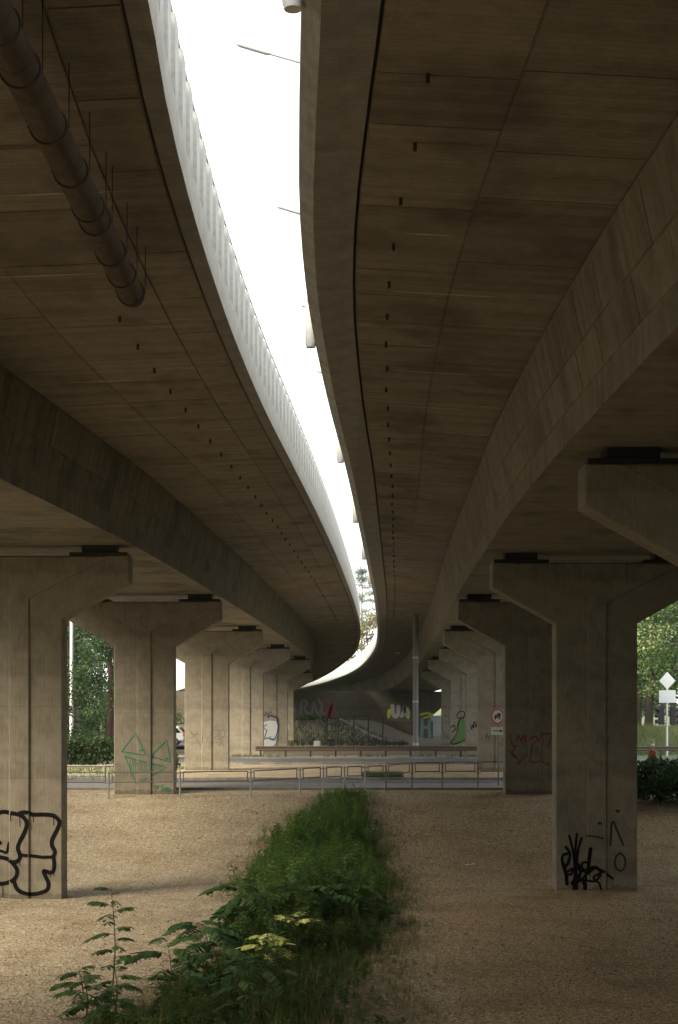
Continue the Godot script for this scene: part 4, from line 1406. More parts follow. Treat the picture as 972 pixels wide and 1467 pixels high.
func car() -> void:
	var o := thing("parked_car", Vector3(-16.3, 0.26, -130.0), "white estate car with red tail light, glimpsed between two left piers", "car")
	# faces left (-x); side outline extruded across
	var s := Shape.new()
	s.prism(PackedVector2Array([Vector2(-2.3, 0.35), Vector2(-2.35, 0.7), Vector2(-2.2, 0.92), Vector2(-1.2, 1.05), Vector2(-0.55, 1.6), Vector2(0.4, 1.72), Vector2(1.7, 1.66), Vector2(2.2, 1.1), Vector2(2.3, 0.75), Vector2(2.25, 0.35)]), -0.9, 0.9, 0.1)
	part("body", s, M.white_paint, o)
	var glass := plain(lin(0.01, 0.012, 0.014), 0.08)
	for z in [-0.903, 0.903]:
		for w in [[-1.0, 1.1, -0.5, 1.53, 0.2, 1.58, 0.2, 1.1], [0.3, 1.1, 0.3, 1.58, 1.15, 1.58, 1.15, 1.1], [1.25, 1.1, 1.25, 1.57, 1.6, 1.54, 1.95, 1.12]]:
			var g := Shape.new()
			var poly := PackedVector2Array()
			for i in range(0, w.size(), 2):
				poly.append(Vector2(w[i], w[i + 1]))
			g.prism(poly, z - 0.008, z + 0.008)
			part("window", g, glass, o)
	var rw := Shape.new()
	rw.chunk([Vector3(1.82, 1.58, -0.7), Vector3(2.2, 1.14, -0.75), Vector3(2.2, 1.14, 0.75), Vector3(1.82, 1.58, 0.7), Vector3(1.86, 1.6, -0.7), Vector3(2.24, 1.16, -0.75), Vector3(2.24, 1.16, 0.75), Vector3(1.86, 1.6, 0.7)])
	part("rear_window", rw, glass, o)
	for z in [-0.78, 0.78]:
		var t := Shape.new()
		t.soft_box(Vector3(2.12, 0.8, z - 0.13), Vector3(2.32, 1.1, z + 0.135), 0.03)
		part("tail_light", t, M.sign_red, o)
		for x in [-1.4, 1.4]:
			var wh := Shape.new()
			wh.tube([Vector3(x, 0.33, z - 0.12), Vector3(x, 0.33, z + 0.14)], [0.34, 0.34], 20)
			var tyre := part("wheel", wh, M.rubber, o)
			wh = Shape.new()
			wh.tube([Vector3(x, 0.33, z - 0.13), Vector3(x, 0.33, z + 0.15)], [0.2, 0.2], 14)
			part("rim", wh, M.galvanised, tyre)
		var hl := Shape.new()
		hl.soft_box(Vector3(-2.36, 0.72, z - 0.15), Vector3(-2.2, 0.9, z + 0.13), 0.03)
		part("headlight", hl, M.sign_back, o)
	var bp := Shape.new()
	bp.soft_box(Vector3(2.2, 0.35, -0.85), Vector3(2.36, 0.6, 0.85), 0.05)
	part("bumper", bp, M.rubber, o)

# ------------------------------------------------------------------ trees
func leaf_quad(s: Shape, p: Vector3, size: float, r: RandomNumberGenerator, c: Color, thin := 0.6) -> void:
	var a := Vector3(r.randf_range(-1, 1), r.randf_range(-1, 1), r.randf_range(-1, 1)).normalized()
	var b := a.cross(Vector3(r.randf_range(-1, 1), 1.2, r.randf_range(-1, 1))).normalized()
	s.tint = c
	var n := a.cross(b).normalized()
	if n.y < 0.0:
		n = -n
	var q := [p - a * size * 0.5, p + b * size * thin * 0.5, p + a * size * 0.5, p - b * size * thin * 0.5]
	for k in [[0, 1, 2], [0, 2, 3]]:
		s.tri(q[k[0]], q[k[1]], q[k[2]], n)

func tree(called: String, at: Vector3, label: String, group: String, sd: int, h: float, base: float, rad: float, clumps: int, per: int, size: float, c0: Color, c1: Color, bark: Color) -> Node3D:
	var r := RandomNumberGenerator.new()
	r.seed = sd
	var o := thing(called, at, label, "tree", group)
	var t := Shape.new()
	t.tint = bark
	var path := []
	var rr := []
	var lean := Vector3(r.randf_range(-0.06, 0.06), 0, r.randf_range(-0.06, 0.06))
	var tr := 0.02 * h + 0.06
	for i in 7:
		var y := h * 0.92 * i / 6.0
		path.append(Vector3(0, y - (0.3 if i == 0 else 0.0), 0) + lean * y + Vector3(r.randf_range(-1, 1), 0, r.randf_range(-1, 1)) * 0.012 * h * (0 if i == 0 else 1))
		rr.append(tr * (1.0 - 0.82 * i / 6.0) * (1.25 if i == 0 else 1.0))
	t.tube(path, rr, 9)
	var s := Shape.new()
	for k in clumps:
		var f := (k + r.randf()) / clumps
		var y := base + (h - base) * f
		var spread := rad * sqrt(maxf(0.05, 1.0 - pow(absf(f - 0.38) / 0.68, 2.0)))
		var a := r.randf() * TAU
		var dist := spread * sqrt(r.randf_range(0.12, 1.0))
		var c := Vector3(cos(a) * dist, y, sin(a) * dist) + lean * y
		var root_i := clampf((y - 0.25 * dist - 0.4) / (h * 0.92) * 6.0, 0.5, 5.9)
		var root: Vector3 = path[int(root_i)].lerp(path[int(root_i) + 1], root_i - int(root_i))
		if k % 2 == 0:
			t.tube([root, root.lerp(c, 0.5) + Vector3(0, -0.05 * dist, 0), c], [tr * 0.3, tr * 0.17, tr * 0.05], 5, false)
		var cr := rad * r.randf_range(0.2, 0.36)
		var tone := c0.lerp(c1, r.randf())
		for i in per:
			var p := Vector3(r.randfn(), r.randfn() * 0.62, r.randfn()) * cr * 0.6
			leaf_quad(s, c + p, size * r.randf_range(0.6, 1.3), r, tone * r.randf_range(0.8, 1.25))
	part("trunk", t, M.bark, o)
	part("crown", s, M.leaf, o)
	return o

func pine(at: Vector3, label: String, group: String, sd: int, h: float, orange: bool) -> Node3D:
	var r := RandomNumberGenerator.new()
	r.seed = sd
	var o := thing("pine_tree", at, label, "tree", group)
	var path := []
	var rr := []
	for i in 8:
		path.append(Vector3(r.randf_range(-0.12, 0.12), h * 0.96 * i / 7.0 - (0.3 if i == 0 else 0.0), r.randf_range(-0.12, 0.12)))
		rr.append(0.27 * (1.0 - 0.8 * i / 7.0))
	var t := Shape.new()
	t.tint = Color(0.12, 0.075, 0.05)
	t.tube(path.slice(0, 4), rr.slice(0, 4), 9)
	t.tint = Color(0.30, 0.13, 0.05) if orange else Color(0.15, 0.08, 0.05)
	t.tube(path.slice(3), rr.slice(3), 9)
	var s := Shape.new()
	for k in 46:
		var f := pow(r.randf(), 0.7)
		var y := h * (0.52 + 0.47 * f)
		var dist := h * 0.15 * (1.12 - f) * r.randf_range(0.4, 1.25)
		var a := r.randf() * TAU
		var c := Vector3(cos(a) * dist, y, sin(a) * dist)
		t.tube([Vector3(0, y - dist * 0.2, 0), c], [0.05, 0.015], 4, false)
		for i in 120:
			var p := Vector3(r.randfn(), r.randfn() * 0.4, r.randfn()) * 0.62
			leaf_quad(s, c + p, r.randf_range(0.2, 0.42), r, Color(0.05, 0.085, 0.035) * r.randf_range(0.7, 1.5), 0.3)
	part("trunk", t, M.bark, o)
	part("crown", s, M.leaf, o)
	return o

func bush(called: String, at: Vector3, label: String, category: String, sd: int, half: Vector3, n: int, size: float, c0: Color, c1: Color) -> Node3D:
	var r := RandomNumberGenerator.new()
	r.seed = sd
	var o := thing(called, at, label, category)
	var s := Shape.new()
	var t := Shape.new()
	t.tint = Color(0.08, 0.06, 0.04)
	for k in 9:
		var e := Vector3(r.randf_range(-0.8, 0.8) * half.x, half.y * r.randf_range(1.0, 1.7), r.randf_range(-0.8, 0.8) * half.z)
		t.tube([Vector3(e.x * 0.5, -0.15, e.z * 0.5), Vector3(e.x * 0.8, e.y * 0.5, e.z * 0.8), e], [0.03, 0.022, 0.008], 5, false)
	var k := 0
	while k < n:
		var p := Vector3(r.randf_range(-1, 1), r.randf_range(-1, 1), r.randf_range(-1, 1))
		var bumpy := 0.86 + (0.16 if called == "hedge" else 0.34) * ground_noise.get_noise_3d(at.x * 9 + p.x * half.x * 28.0, p.y * half.y * 28.0, p.z * half.z * 28.0 + sd)
		var ex := 4.0 if called == "hedge" else 2.3
		var l := pow(pow(absf(p.x), ex) + pow(absf(p.y), ex) + pow(absf(p.z), ex), 1.0 / ex)
		if l > bumpy * r.randf_range(0.85, 1.12) or l < 0.35:
			continue
		k += 1
		leaf_quad(s, Vector3(p.x * half.x, (p.y + 1.0) * half.y, p.z * half.z), size * r.randf_range(0.6, 1.3), r, c0.lerp(c1, r.randf()))
	part("stems", t, M.bark, o).set_meta("kind", "stuff")
	part("foliage", s, M.leaf, o).set_meta("kind", "stuff")
	return o

func trees() -> void:
	var dark0 := Color(0.03, 0.06, 0.02)
	var dark1 := Color(0.065, 0.11, 0.035)
	var fresh0 := Color(0.055, 0.105, 0.028)
	var fresh1 := Color(0.115, 0.175, 0.052)
	var bark := Color(0.09, 0.07, 0.05)
	var gl := "dark trees behind the left hedge"
	var a := tree("broadleaf_tree", Vector3(-20.2, 0.0, -109.0), "dense dark broadleaf tree right behind the hedge, nearest the pine trunk", gl, 101, 12.5, 1.2, 3.6, 46, 210, 0.26, dark0, dark1, bark)
	var b := tree("broadleaf_tree", Vector3(-24.8, 0.0, -112.0), "dark broadleaf tree left of the hedge's middle", gl, 102, 13.5, 1.5, 4.2, 44, 210, 0.28, dark0, dark1 * 1.1, bark)
	tree("broadleaf_tree", Vector3(-22.0, 0.0, -121.0), "taller lighter tree behind the dark broadleaf ones", gl, 103, 16.0, 2.5, 4.6, 44, 200, 0.3, dark0 * 1.3, fresh0, bark)
	copy(a, Vector3(-31.0, 0.0, -108.0), "dark broadleaf tree at the far left end of the hedge").rotation.y = 2.0
	tree("young_tree", Vector3(-18.6, 0.0, -96.0), "bushy young tree in front of the tall white lamp column", gl, 104, 6.3, 0.5, 2.3, 34, 190, 0.2, dark0, dark1, bark)
	copy(b, Vector3(-23.4, 0.0, -142.0), "dark tree closing the view behind the orange stemmed pine").rotation.y = 2.5
	pine(Vector3(-18.1, 0.0, -112.0), "tall pine with bare red brown trunk beside the pale triangle graffiti pier", gl, 111, 22.0, false)
	pine(Vector3(-19.6, 0.0, -124.0), "slimmer pine with orange upper trunk left of the red brown one", gl, 112, 23.0, true)
	bush("hedge", Vector3(-20.2, 0.0, -86.0), "long dark clipped hedge beyond the low timber rail", "hedge", 120, Vector3(9.2, 0.95, 0.9), 24000, 0.19, dark0 * 0.9, dark1 * 0.8)
	bush("roadside_bush", Vector3(13.5, -0.3, -57.2), "dark leafy bush beside the pavement, right of the dark right piers", "bush", 121, Vector3(3.0, 0.93, 1.5), 12000, 0.15, dark0 * 1.2, fresh0)
	bush("roadside_bush", Vector3(-9.15, 0.0, -77.5), "small dark bush glimpsed below the white car", "bush", 122, Vector3(0.5, 0.62, 0.5), 900, 0.14, dark0, dark1)
	bush("roadside_bush", Vector3(-19.5, 0.0, -160.0), "green bush behind the white car", "bush", 123, Vector3(3.5, 1.9, 1.5), 3600, 0.22, fresh0, fresh1)
	bush("roadside_bush", Vector3(-3.9, 1.2, -171.0), "green bush growing on the bank before the abutment", "bush", 124, Vector3(1.6, 0.9, 0.8), 2200, 0.2, dark1, fresh0)
	var gr := "bright trees beyond the traffic light"
	var c := tree("broadleaf_tree", Vector3(28.5, 1.6, -131.0), "bright green tree with slender dark trunk right behind the traffic light", gr, 131, 16.0, 3.4, 4.4, 52, 200, 0.32, fresh0, fresh1, bark * 0.7)
	tree("broadleaf_tree", Vector3(30.8, 1.6, -127.0), "pale green tree filling the upper view beside the diamond sign", gr, 132, 19.0, 6.0, 4.8, 54, 200, 0.34, fresh0 * 1.2, Color(0.19, 0.23, 0.10), bark * 0.7)
	var e := copy(c, Vector3(33.5, 1.6, -140.0), "bright tree behind the pale green one, farther from the road")
	e.rotation.y = 1.3
	e = copy(c, Vector3(25.5, 1.6, -143.0), "bright tree half hidden by the dark right pier")
	e.rotation.y = 4.1
	e = copy(c, Vector3(27.0, 1.6, -151.0), "bright tree in the second row behind the pier's edge")
	e.rotation.y = 5.2
	e = copy(c, Vector3(31.0, 1.6, -148.0), "bright tree in the second row behind the diamond sign")
	e.rotation.y = 0.6
	e = copy(c, Vector3(38.5, 1.6, -134.0), "outermost bright tree beyond the traffic light")
	e.rotation.y = 2.6
	tree("broadleaf_tree", Vector3(32.0, 1.6, -158.0), "dark tree closing the wood behind the bright ones", gr, 133, 18.0, 2.0, 6.0, 48, 190, 0.4, dark1, fresh0, bark)
	tree("broadleaf_tree", Vector3(39.0, 1.6, -165.0), "dark tree at the back of the wood, farthest from the pier", gr, 134, 17.0, 2.0, 6.0, 44, 190, 0.4, dark1, fresh0, bark)
	# wood beyond the bridge end, seen in the gap
	var gb := "tall trees beyond the end of the bridge"
	var p := pine(Vector3(4.2, 3.0, -262.0), "tall pine with orange trunk in the gap between the decks", gb, 141, 27.0, true)
	copy(p, Vector3(7.5, 3.0, -275.0), "pine right of the orange trunked one in the gap").rotation.y = 2.0
	copy(p, Vector3(1.0, 3.0, -285.0), "pine left of the orange trunked one in the gap").rotation.y = 4.0
	var w := tree("broadleaf_tree", Vector3(5.6, 3.0, -250.0), "light green tree at the foot of the gap above the white parapet curve", gb, 142, 17.0, 1.5, 4.6, 46, 190, 0.4, fresh0, Color(0.28, 0.22, 0.09), bark)
	var xs := [-62.0, -48.0, -40.0, 52.0, 64.0, 78.0]
	for i in xs.size():
		var q := copy(w, Vector3(xs[i], 1.0, -190.0 - (i * 37) % 60), ["tree far left beyond the white car", "second tree beyond the white car", "tree behind the left wood, nearest the bridge", "tree behind the right wood, nearest the bridge", "tree far behind the traffic light", "outermost tree far behind the traffic light"][i])
		q.rotation.y = i * 1.7
	# unseen trees added on the right to hold back sky light
	var light_block_trees := "unseen trees added around the hollow to block light"
	var f := tree("broadleaf_tree", Vector3(22.5, -1.0, -14.0), "unseen dense tree added at the right edge of the hollow, nearest the viewer", light_block_trees, 151, 19.0, 0.6, 5.4, 90, 170, 0.5, dark0, dark1, bark)
	var side := [[23.0, 22.0, "second unseen tree added along the right edge of the hollow"], [22.0, 30.0, "third unseen tree added along the right edge of the hollow"], [23.5, 38.0, "fourth unseen tree added along the right edge of the hollow"], [23.0, 46.0, "unseen tree added along the right edge of the hollow, nearest the pavement"], [22.5, 5.0, "unseen tree added on the right beside the near abutment"]]
	for i in side.size():
		copy(f, Vector3(side[i][0], -0.6, -side[i][1]), side[i][2]).rotation.y = 1.1 * (i + 1)
	side = [[-26.0, 11.0, "unseen dense tree added at the left edge of the hollow, nearest the viewer"], [24.0, 53.0, "unseen dense tree added on the right where the hollow ends, beside the roadside bush"]]  # two more out-of-view trees, added to dim the space under the decks
	for i in side.size():
		copy(f, Vector3(side[i][0], -0.6, -side[i][1]), side[i][2]).rotation.y = 0.7 + 1.3 * i
	side = [[-34.0, 27.0, "unseen tree added on the left, nearest the hollow"], [-36.0, 35.0, "unseen tree added on the left, level with the nearest pier"], [-34.5, 43.0, "unseen tree added on the left, past the nearest pier"], [-36.0, 52.0, "unseen tree added on the left, just before the pavement"]]  # out-of-view left trees, added to cut light reaching the right piers
	for i in side.size():
		copy(f, Vector3(side[i][0], -0.2, -side[i][1]), side[i][2]).rotation.y = 0.4 + 1.9 * i
	copy(b, Vector3(-25.0, 0.0, -134.0), "dark tree behind the pines at the left").rotation.y = 1.0
	copy(a, Vector3(-29.5, 0.0, -146.0), "dark tree farthest back in the left wood").rotation.y = 3.0
	copy(b, Vector3(-33.0, 0.0, -150.0), "second dark tree at the back of the left wood").rotation.y = 5.0
	# tall grass on the right meadow and rough grass on the banks
	var tuft := tuft_mesh(9, 0.9, 0.03, 5)
	var where := []
	var col := []
	for i in 5200:
		var x := rng.randf_range(16.0, 44.0)
		var d := rng.randf_range(107.0, 132.0)
		where.append(Transform3D(Basis(Vector3.UP, rng.randf() * TAU).scaled(Vector3.ONE * rng.randf_range(0.6, 1.3)), Vector3(x, height(x, -d), -d)))
		col.append(Color(0.10, 0.14, 0.045).lerp(Color(0.20, 0.20, 0.09), rng.randf()))
	scatter("meadow_grass", tuft, M.leaf, where, col)
	where = []
	col = []
	for i in 3600:
		var x := rng.randf_range(-9.0, 7.0)
		var d := rng.randf_range(139.0, 174.0)
		if x > 7.5 - (d - 150.0) * 0.3:
			continue
		where.append(Transform3D(Basis(Vector3.UP, rng.randf() * TAU).scaled(Vector3.ONE * rng.randf_range(0.3, 0.7)), Vector3(x, height(x, -d), -d)))
		col.append(Color(0.02, 0.035, 0.012) * rng.randf_range(0.7, 1.3))
	for i in 700:
		var x := rng.randf_range(-15.0, 15.0)
		var d := 101.4 + rng.randf() * 0.9
		if ground_noise.get_noise_1d(x * 9.0) < 0.05:
			continue
		where.append(Transform3D(Basis(Vector3.UP, rng.randf() * TAU).scaled(Vector3.ONE * rng.randf_range(0.3, 0.6)), Vector3(x, height(x, -d), -d)))
		col.append(Color(0.07, 0.11, 0.035) * rng.randf_range(0.7, 1.3))
	for i in 900:
		var x := rng.randf_range(1.2, 3.2)
		var d := rng.randf_range(70.5, 74.0)
		where.append(Transform3D(Basis(Vector3.UP, rng.randf() * TAU).scaled(Vector3.ONE * rng.randf_range(0.25, 0.5)), Vector3(x, height(x, -d), -d)))
		col.append(Color(0.06, 0.11, 0.035) * rng.randf_range(0.7, 1.3))
	for i in 5000:
		var x := rng.randf_range(-32.0, -9.0)
		var d := rng.randf_range(75.0, 84.5) if rng.randf() < 0.7 else rng.randf_range(70.0, 72.0)
		where.append(Transform3D(Basis(Vector3.UP, rng.randf() * TAU).scaled(Vector3.ONE * rng.randf_range(0.15, 0.35)), Vector3(x, height(x, -d), -d)))
		col.append(Color(0.10, 0.15, 0.04) * rng.randf_range(0.7, 1.3))
	scatter("verge_grass", tuft, M.leaf, where, col)

# ------------------------------------------------------------------ plants of the strip
func tuft_mesh(n: int, tall: float, wide: float, sd: int) -> Mesh:
	var r := RandomNumberGenerator.new()
	r.seed = sd
	var s := Shape.new()
	for k in n:
		var a := r.randf() * TAU
		var dir := Vector3(cos(a), 0, sin(a))
		var side := Vector3(-dir.z, 0, dir.x) * wide * 0.5
		var root := dir * r.randf() * 0.12
		var h := tall * r.randf_range(0.5, 1.0)
		var bend := r.randf_range(0.1, 0.55) * h
		var prev := root
		var pw := 1.0
		for i in range(1, 4):
			var t := i / 3.0
			var p := root + Vector3(0, h * (t - 0.15 * t * t), 0) + dir * bend * t * t
			var w := 1.0 - t
			s.tri(prev - side * pw, prev + side * pw, p + side * w, dir + Vector3.UP * 0.5)
			if w > 0.01:
				s.tri(prev - side * pw, p + side * w, p - side * w, dir + Vector3.UP * 0.5)
			prev = p
			pw = w
	return s.mesh()

func herb_mesh(sd: int, tall: float, leaf: float, n: int) -> Mesh:
	var r := RandomNumberGenerator.new()
	r.seed = sd
	var s := Shape.new()
	for b in 3:
		var a0 := r.randf() * TAU
		var top := Vector3(cos(a0) * 0.25 * tall, tall * r.randf_range(0.7, 1.0), sin(a0) * 0.25 * tall)
		s.tint = Color(0.8, 0.75, 0.6)
		s.tube([Vector3.ZERO, top * 0.5 + Vector3(0, 0.05, 0), top], [0.008, 0.006, 0.003], 3, false)
		for i in n:
			var t := r.randf_range(0.15, 1.0)
			var p := top * t + Vector3(0, 0.05 * sin(t * PI), 0)
			var a := r.randf() * TAU
			var d := Vector3(cos(a), r.randf_range(-0.1, 0.6), sin(a)).normalized()
			var w := d.cross(Vector3.UP).normalized()
			var l := leaf * r.randf_range(0.6, 1.3) * (1.2 - 0.5 * t)
			s.tint = Color(1, 1, 1) * r.randf_range(0.75, 1.2)
			var m := p + d * l * 0.5 + Vector3(0, 0.12 * l, 0)
			var e := p + d * l + Vector3(0, -0.1 * l, 0)
			s.tri(p, m + w * l * 0.2, e, Vector3.UP)
			s.tri(p, m - w * l * 0.2, e, Vector3.UP)
	return s.mesh()

# a compound leaf of paired leaflets, growing along +x and drooping
func pinnate(length: float, pairs: int, leaflet: float, droop: float, width: float, c: Color, sd: int) -> Mesh:
	var r := RandomNumberGenerator.new()
	r.seed = sd
	var s := Shape.new()
	var spine := func(t: float) -> Vector3:
		return Vector3(length * (t - 0.12 * droop * t * t), length * (0.32 * t - droop * t * t), 0)
	s.tint = Color(0.12, 0.10, 0.05)
	var pts := []
	var rr := []
	for i in 6:
		pts.append(spine.call(i / 5.0))
		rr.append(0.007 * (1.1 - 0.8 * i / 5.0))
	s.tube(pts, rr, 4, false)
	for k in pairs * 2 + 1:
		var last := k == pairs * 2
		var t := 1.0 if last else 0.22 + 0.76 * float(k / 2) / pairs
		var sd2 := 0.0 if last else (1.0 if k % 2 else -1.0)
		var p: Vector3 = spine.call(t)
		var d := Vector3(0.55, -0.35 - r.randf() * 0.3, sd2).normalized() if not last else Vector3(1, -0.5, 0).normalized()
		var w := d.cross(Vector3.UP).normalized()
		var l := leaflet * (0.7 + 0.6 * sin(t * 2.6)) * r.randf_range(0.85, 1.15)
		s.tint = c * r.randf_range(0.75, 1.3)
		var q1 := p + d * l * 0.3 + Vector3(0, 0.04 * l, 0)
		var q2 := p + d * l * 0.65
		var e := p + d * l + Vector3(0, -0.12 * l, 0)
		for f in [-1.0, 1.0]:
			var a: Vector3 = q1 + w * f * l * width + Vector3(0, -0.05 * l, 0)
			var b: Vector3 = q2 + w * f * l * width * 0.85 + Vector3(0, -0.06 * l, 0)
			s.tri(p, a, q1, Vector3.UP)
			s.tri(q1, a, b, Vector3.UP)
			s.tri(q1, b, q2, Vector3.UP)
			s.tri(q2, b, e, Vector3.UP)
	return s.mesh()

func sapling(called: String, x: float, d: float, label: String, group: String, tall: float, leaves: Array, count: int, sd: int, from := 0.3, tilt := Vector3.ZERO) -> Node3D:
	var r := RandomNumberGenerator.new()
	r.seed = sd
	var o := thing(called, Vector3(x, height(x, -d), -d), label, "plant", group)
	var s := Shape.new()
	s.tint = Color(0.10, 0.085, 0.05)
	var pts := []
	var rr := []
	for i in 6:
		var t := i / 5.0
		pts.append(Vector3(0.05 * sin(t * 4.0), tall * t - (0.1 if i == 0 else 0.0), 0.04 * cos(t * 3.0)) + tilt * t * t * tall)
		rr.append(0.016 * (1.15 - t))
	s.tube(pts, rr, 6)
	part("stem", s, M.bark, o)
	for k in count:
		var t := lerpf(from, 1.0, (k + 0.5) / count)
		var i := mini(int(t * 5.0), 4)
		var p: Vector3 = pts[i].lerp(pts[i + 1], t * 5.0 - i)
		var l := put_mesh("leaf", leaves[k % leaves.size()], M.leaf, o)
		var size := r.randf_range(0.8, 1.15) * (1.0 if t < 0.85 else 0.75)
		l.transform = Transform3D(Basis.from_euler(Vector3(r.randf_range(-0.2, 0.2), k * 2.4 + r.randf_range(-0.5, 0.5), r.randf_range(-0.1, 0.45) + 0.4 * (t - 0.6))).scaled_local(Vector3.ONE * size), p)
	return o

func plants() -> void:
	# undergrowth that nobody could count
	var patch := FastNoiseLite.new()
	patch.seed = 9
	patch.frequency = 0.35
	for k in 2:
		var tuft := tuft_mesh(12, [0.5, 0.85][k], [0.013, 0.011][k], 71 + k)
		var where := []
		var col := []
		for i in [4200, 2600][k]:
			var d := rng.randf_range(21.0, 60.2)
			var l := strip_left(d)
			var rt := strip_right(d)
			var x := lerpf(l, rt, rng.randf()) + rng.randfn() * 0.32
			if rng.randf() < 0.12:
				x = rt + absf(rng.randfn()) * 0.5
			var rim := minf(x - l, rt - x)
			var thick := patch.get_noise_2d(x * 3.0, d * 2.0)
			if rng.randf() > 0.55 + thick * 0.9 + rim * 0.3:
				continue
			var s := rng.randf_range(0.5, 1.15) * clampf(0.7 + rim * 0.35 + thick * 0.5, 0.3, 1.3) * (1.0 - 0.5 * soft_step(50.0, 58.0, d)) * (1.0 - 0.3 * soft_step(-1.2, -0.2, x) * (1.0 - soft_step(33.0, 40.0, d)))
			where.append(Transform3D(Basis.from_euler(Vector3(rng.randfn() * 0.12, rng.randf() * TAU, rng.randfn() * 0.12)).scaled(Vector3.ONE * s), Vector3(x, height(x, -d) - 0.01, -d)))
			var c := Color(0.075, 0.115, 0.03).lerp(Color(0.16, 0.185, 0.06), rng.randf() * (0.6 + thick))
			if rng.randf() < 0.14:
				c = Color(0.27, 0.21, 0.11)
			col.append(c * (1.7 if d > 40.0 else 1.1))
		for i in 1300:
			var d := rng.randf_range(21.0, 56.0)
			var x := strip_right(d) + absf(rng.randfn()) * 0.6 if rng.randf() < 0.7 else strip_left(d) - absf(rng.randfn()) * 0.45
			where.append(Transform3D(Basis(Vector3.UP, rng.randf() * TAU).scaled(Vector3.ONE * rng.randf_range(0.15, 0.4)), Vector3(x, height(x, -d) - 0.01, -d)))
			col.append(Color(0.10, 0.115, 0.04).lerp(Color(0.24, 0.19, 0.10), rng.randf()))
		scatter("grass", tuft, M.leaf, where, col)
	for k in 4:
		var herb := herb_mesh(80 + k, [0.8, 1.05, 0.6, 1.3][k], [0.13, 0.19, 0.24, 0.10][k], [18, 16, 12, 30][k])
		var where := []
		var col := []
		for i in [1900, 1500, 1300, 700][k]:
			var d := lerpf(22.0, 59.2, pow(rng.randf(), 0.7 if k != 2 else 1.3))
			var l := strip_left(d) + 0.1
			var rt := strip_right(d) - 0.15
			var x := lerpf(l, rt, rng.randf()) + rng.randfn() * 0.15
			var rim := minf(x - l, rt - x)
			var thick := patch.get_noise_2d(x * 3.0 + 40.0 * k, d * 2.0)
			if (thick < -0.25 and rng.randf() < 0.8) or rng.randf() > 0.35 + rim * 0.8:
				continue
			var s := rng.randf_range(0.5, 1.15) * clampf(0.65 + rim * 0.4 + thick * 0.5, 0.35, 1.15) * (1.0 - 0.6 * soft_step(49.0, 58.0, d)) * (1.0 - 0.4 * soft_step(-1.2, -0.2, x) * (1.0 - soft_step(33.0, 40.0, d)))
			if d < 31.0:
				s *= 0.65
			where.append(Transform3D(Basis.from_euler(Vector3(rng.randfn() * 0.1, rng.randf() * TAU, rng.randfn() * 0.1)).scaled(Vector3.ONE * s), Vector3(x, height(x, -d) - 0.01, -d)))
			var c := Color(0.05, 0.10, 0.026).lerp(Color(0.15, 0.22, 0.06), clampf(rng.randf() * 0.7 + thick, 0.0, 1.0))
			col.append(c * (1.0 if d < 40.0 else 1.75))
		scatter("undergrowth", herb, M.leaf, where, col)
	var fallen := Shape.new()
	fallen.tri(Vector3(-0.05, 0.005, 0), Vector3(0, 0.02, 0.028), Vector3(0.06, 0.004, 0), Vector3.UP)
	fallen.tri(Vector3(-0.05, 0.005, 0), Vector3(0.06, 0.004, 0), Vector3(0, 0.016, -0.03), Vector3.UP)
	var lying := []
	var tone := []
	for i in 420:
		var d := rng.randf_range(21.0, 58.0)
		var x := rng.randfn() * 3.2 - 0.5
		lying.append(Transform3D(Basis(Vector3.UP, rng.randf() * TAU).scaled(Vector3.ONE * rng.randf_range(0.7, 1.6)), Vector3(x, height(x, -d) + 0.02, -d)))
		tone.append(Color(0.20, 0.12, 0.05).lerp(Color(0.42, 0.33, 0.16), rng.randf()))
	scatter("fallen_leaves", fallen.mesh(), M.leaf, lying, tone)
	# young trees with compound leaves
	var deep := Color(0.05, 0.10, 0.032)
	var small := [pinnate(0.5, 7, 0.15, 0.45, 0.19, Color(0.065, 0.13, 0.04), 1), pinnate(0.55, 8, 0.16, 0.6, 0.18, Color(0.055, 0.115, 0.036), 2), pinnate(0.42, 6, 0.15, 0.4, 0.17, Color(0.075, 0.14, 0.045), 3)]
	var big := [pinnate(1.05, 9, 0.24, 0.75, 0.23, deep, 4), pinnate(0.85, 8, 0.22, 0.95, 0.25, deep * 1.25, 5), pinnate(1.15, 10, 0.23, 0.65, 0.22, deep * 1.1, 6), pinnate(0.7, 7, 0.17, 0.8, 0.2, deep * 1.5, 9)]
	var pale := [pinnate(0.5, 4, 0.2, 0.5, 0.27, Color(0.6, 0.6, 0.2), 7), pinnate(0.42, 3, 0.19, 0.6, 0.3, Color(0.5, 0.54, 0.18), 8)]
	sapling("sapling", -4.55, 28.6, "slender upright sapling with tiers of feathery leaves on the left gravel", "", 1.95, small, 13, 201, 0.25)
	var g := "dark saplings in the green strip"
	sapling("sapling", -2.0, 33.6, "bushy dark sapling with drooping leaves overhanging the left gravel", g, 1.4, big, 19, 202, 0.35, Vector3(-0.25, 0, 0))
	sapling("sapling", -2.9, 31.6, "lower dark sapling whose leaves reach farthest over the left gravel", g, 0.8, big, 14, 203, 0.3, Vector3(-0.3, 0, 0))
	sapling("sapling", -1.0, 35.2, "dark sapling behind the bushy drooping one", g, 1.25, big, 16, 204, 0.35)
	sapling("yellow_sapling", -1.55, 30.2, "yellowish sapling glowing in the middle of the dark strip", "", 0.75, pale, 10, 205, 0.35)
	sapling("yellow_sapling", -1.05, 31.8, "small yellowish sapling just behind the larger yellowish one", "", 0.9, pale, 4, 206, 0.75)
	var thicket := "saplings of the thicket at the foot of the view"
	var spots := [[-4.5, 25.2, 0.8], [-4.1, 26.0, 0.9], [-3.9, 24.6, 0.7], [-4.8, 26.4, 0.7]]
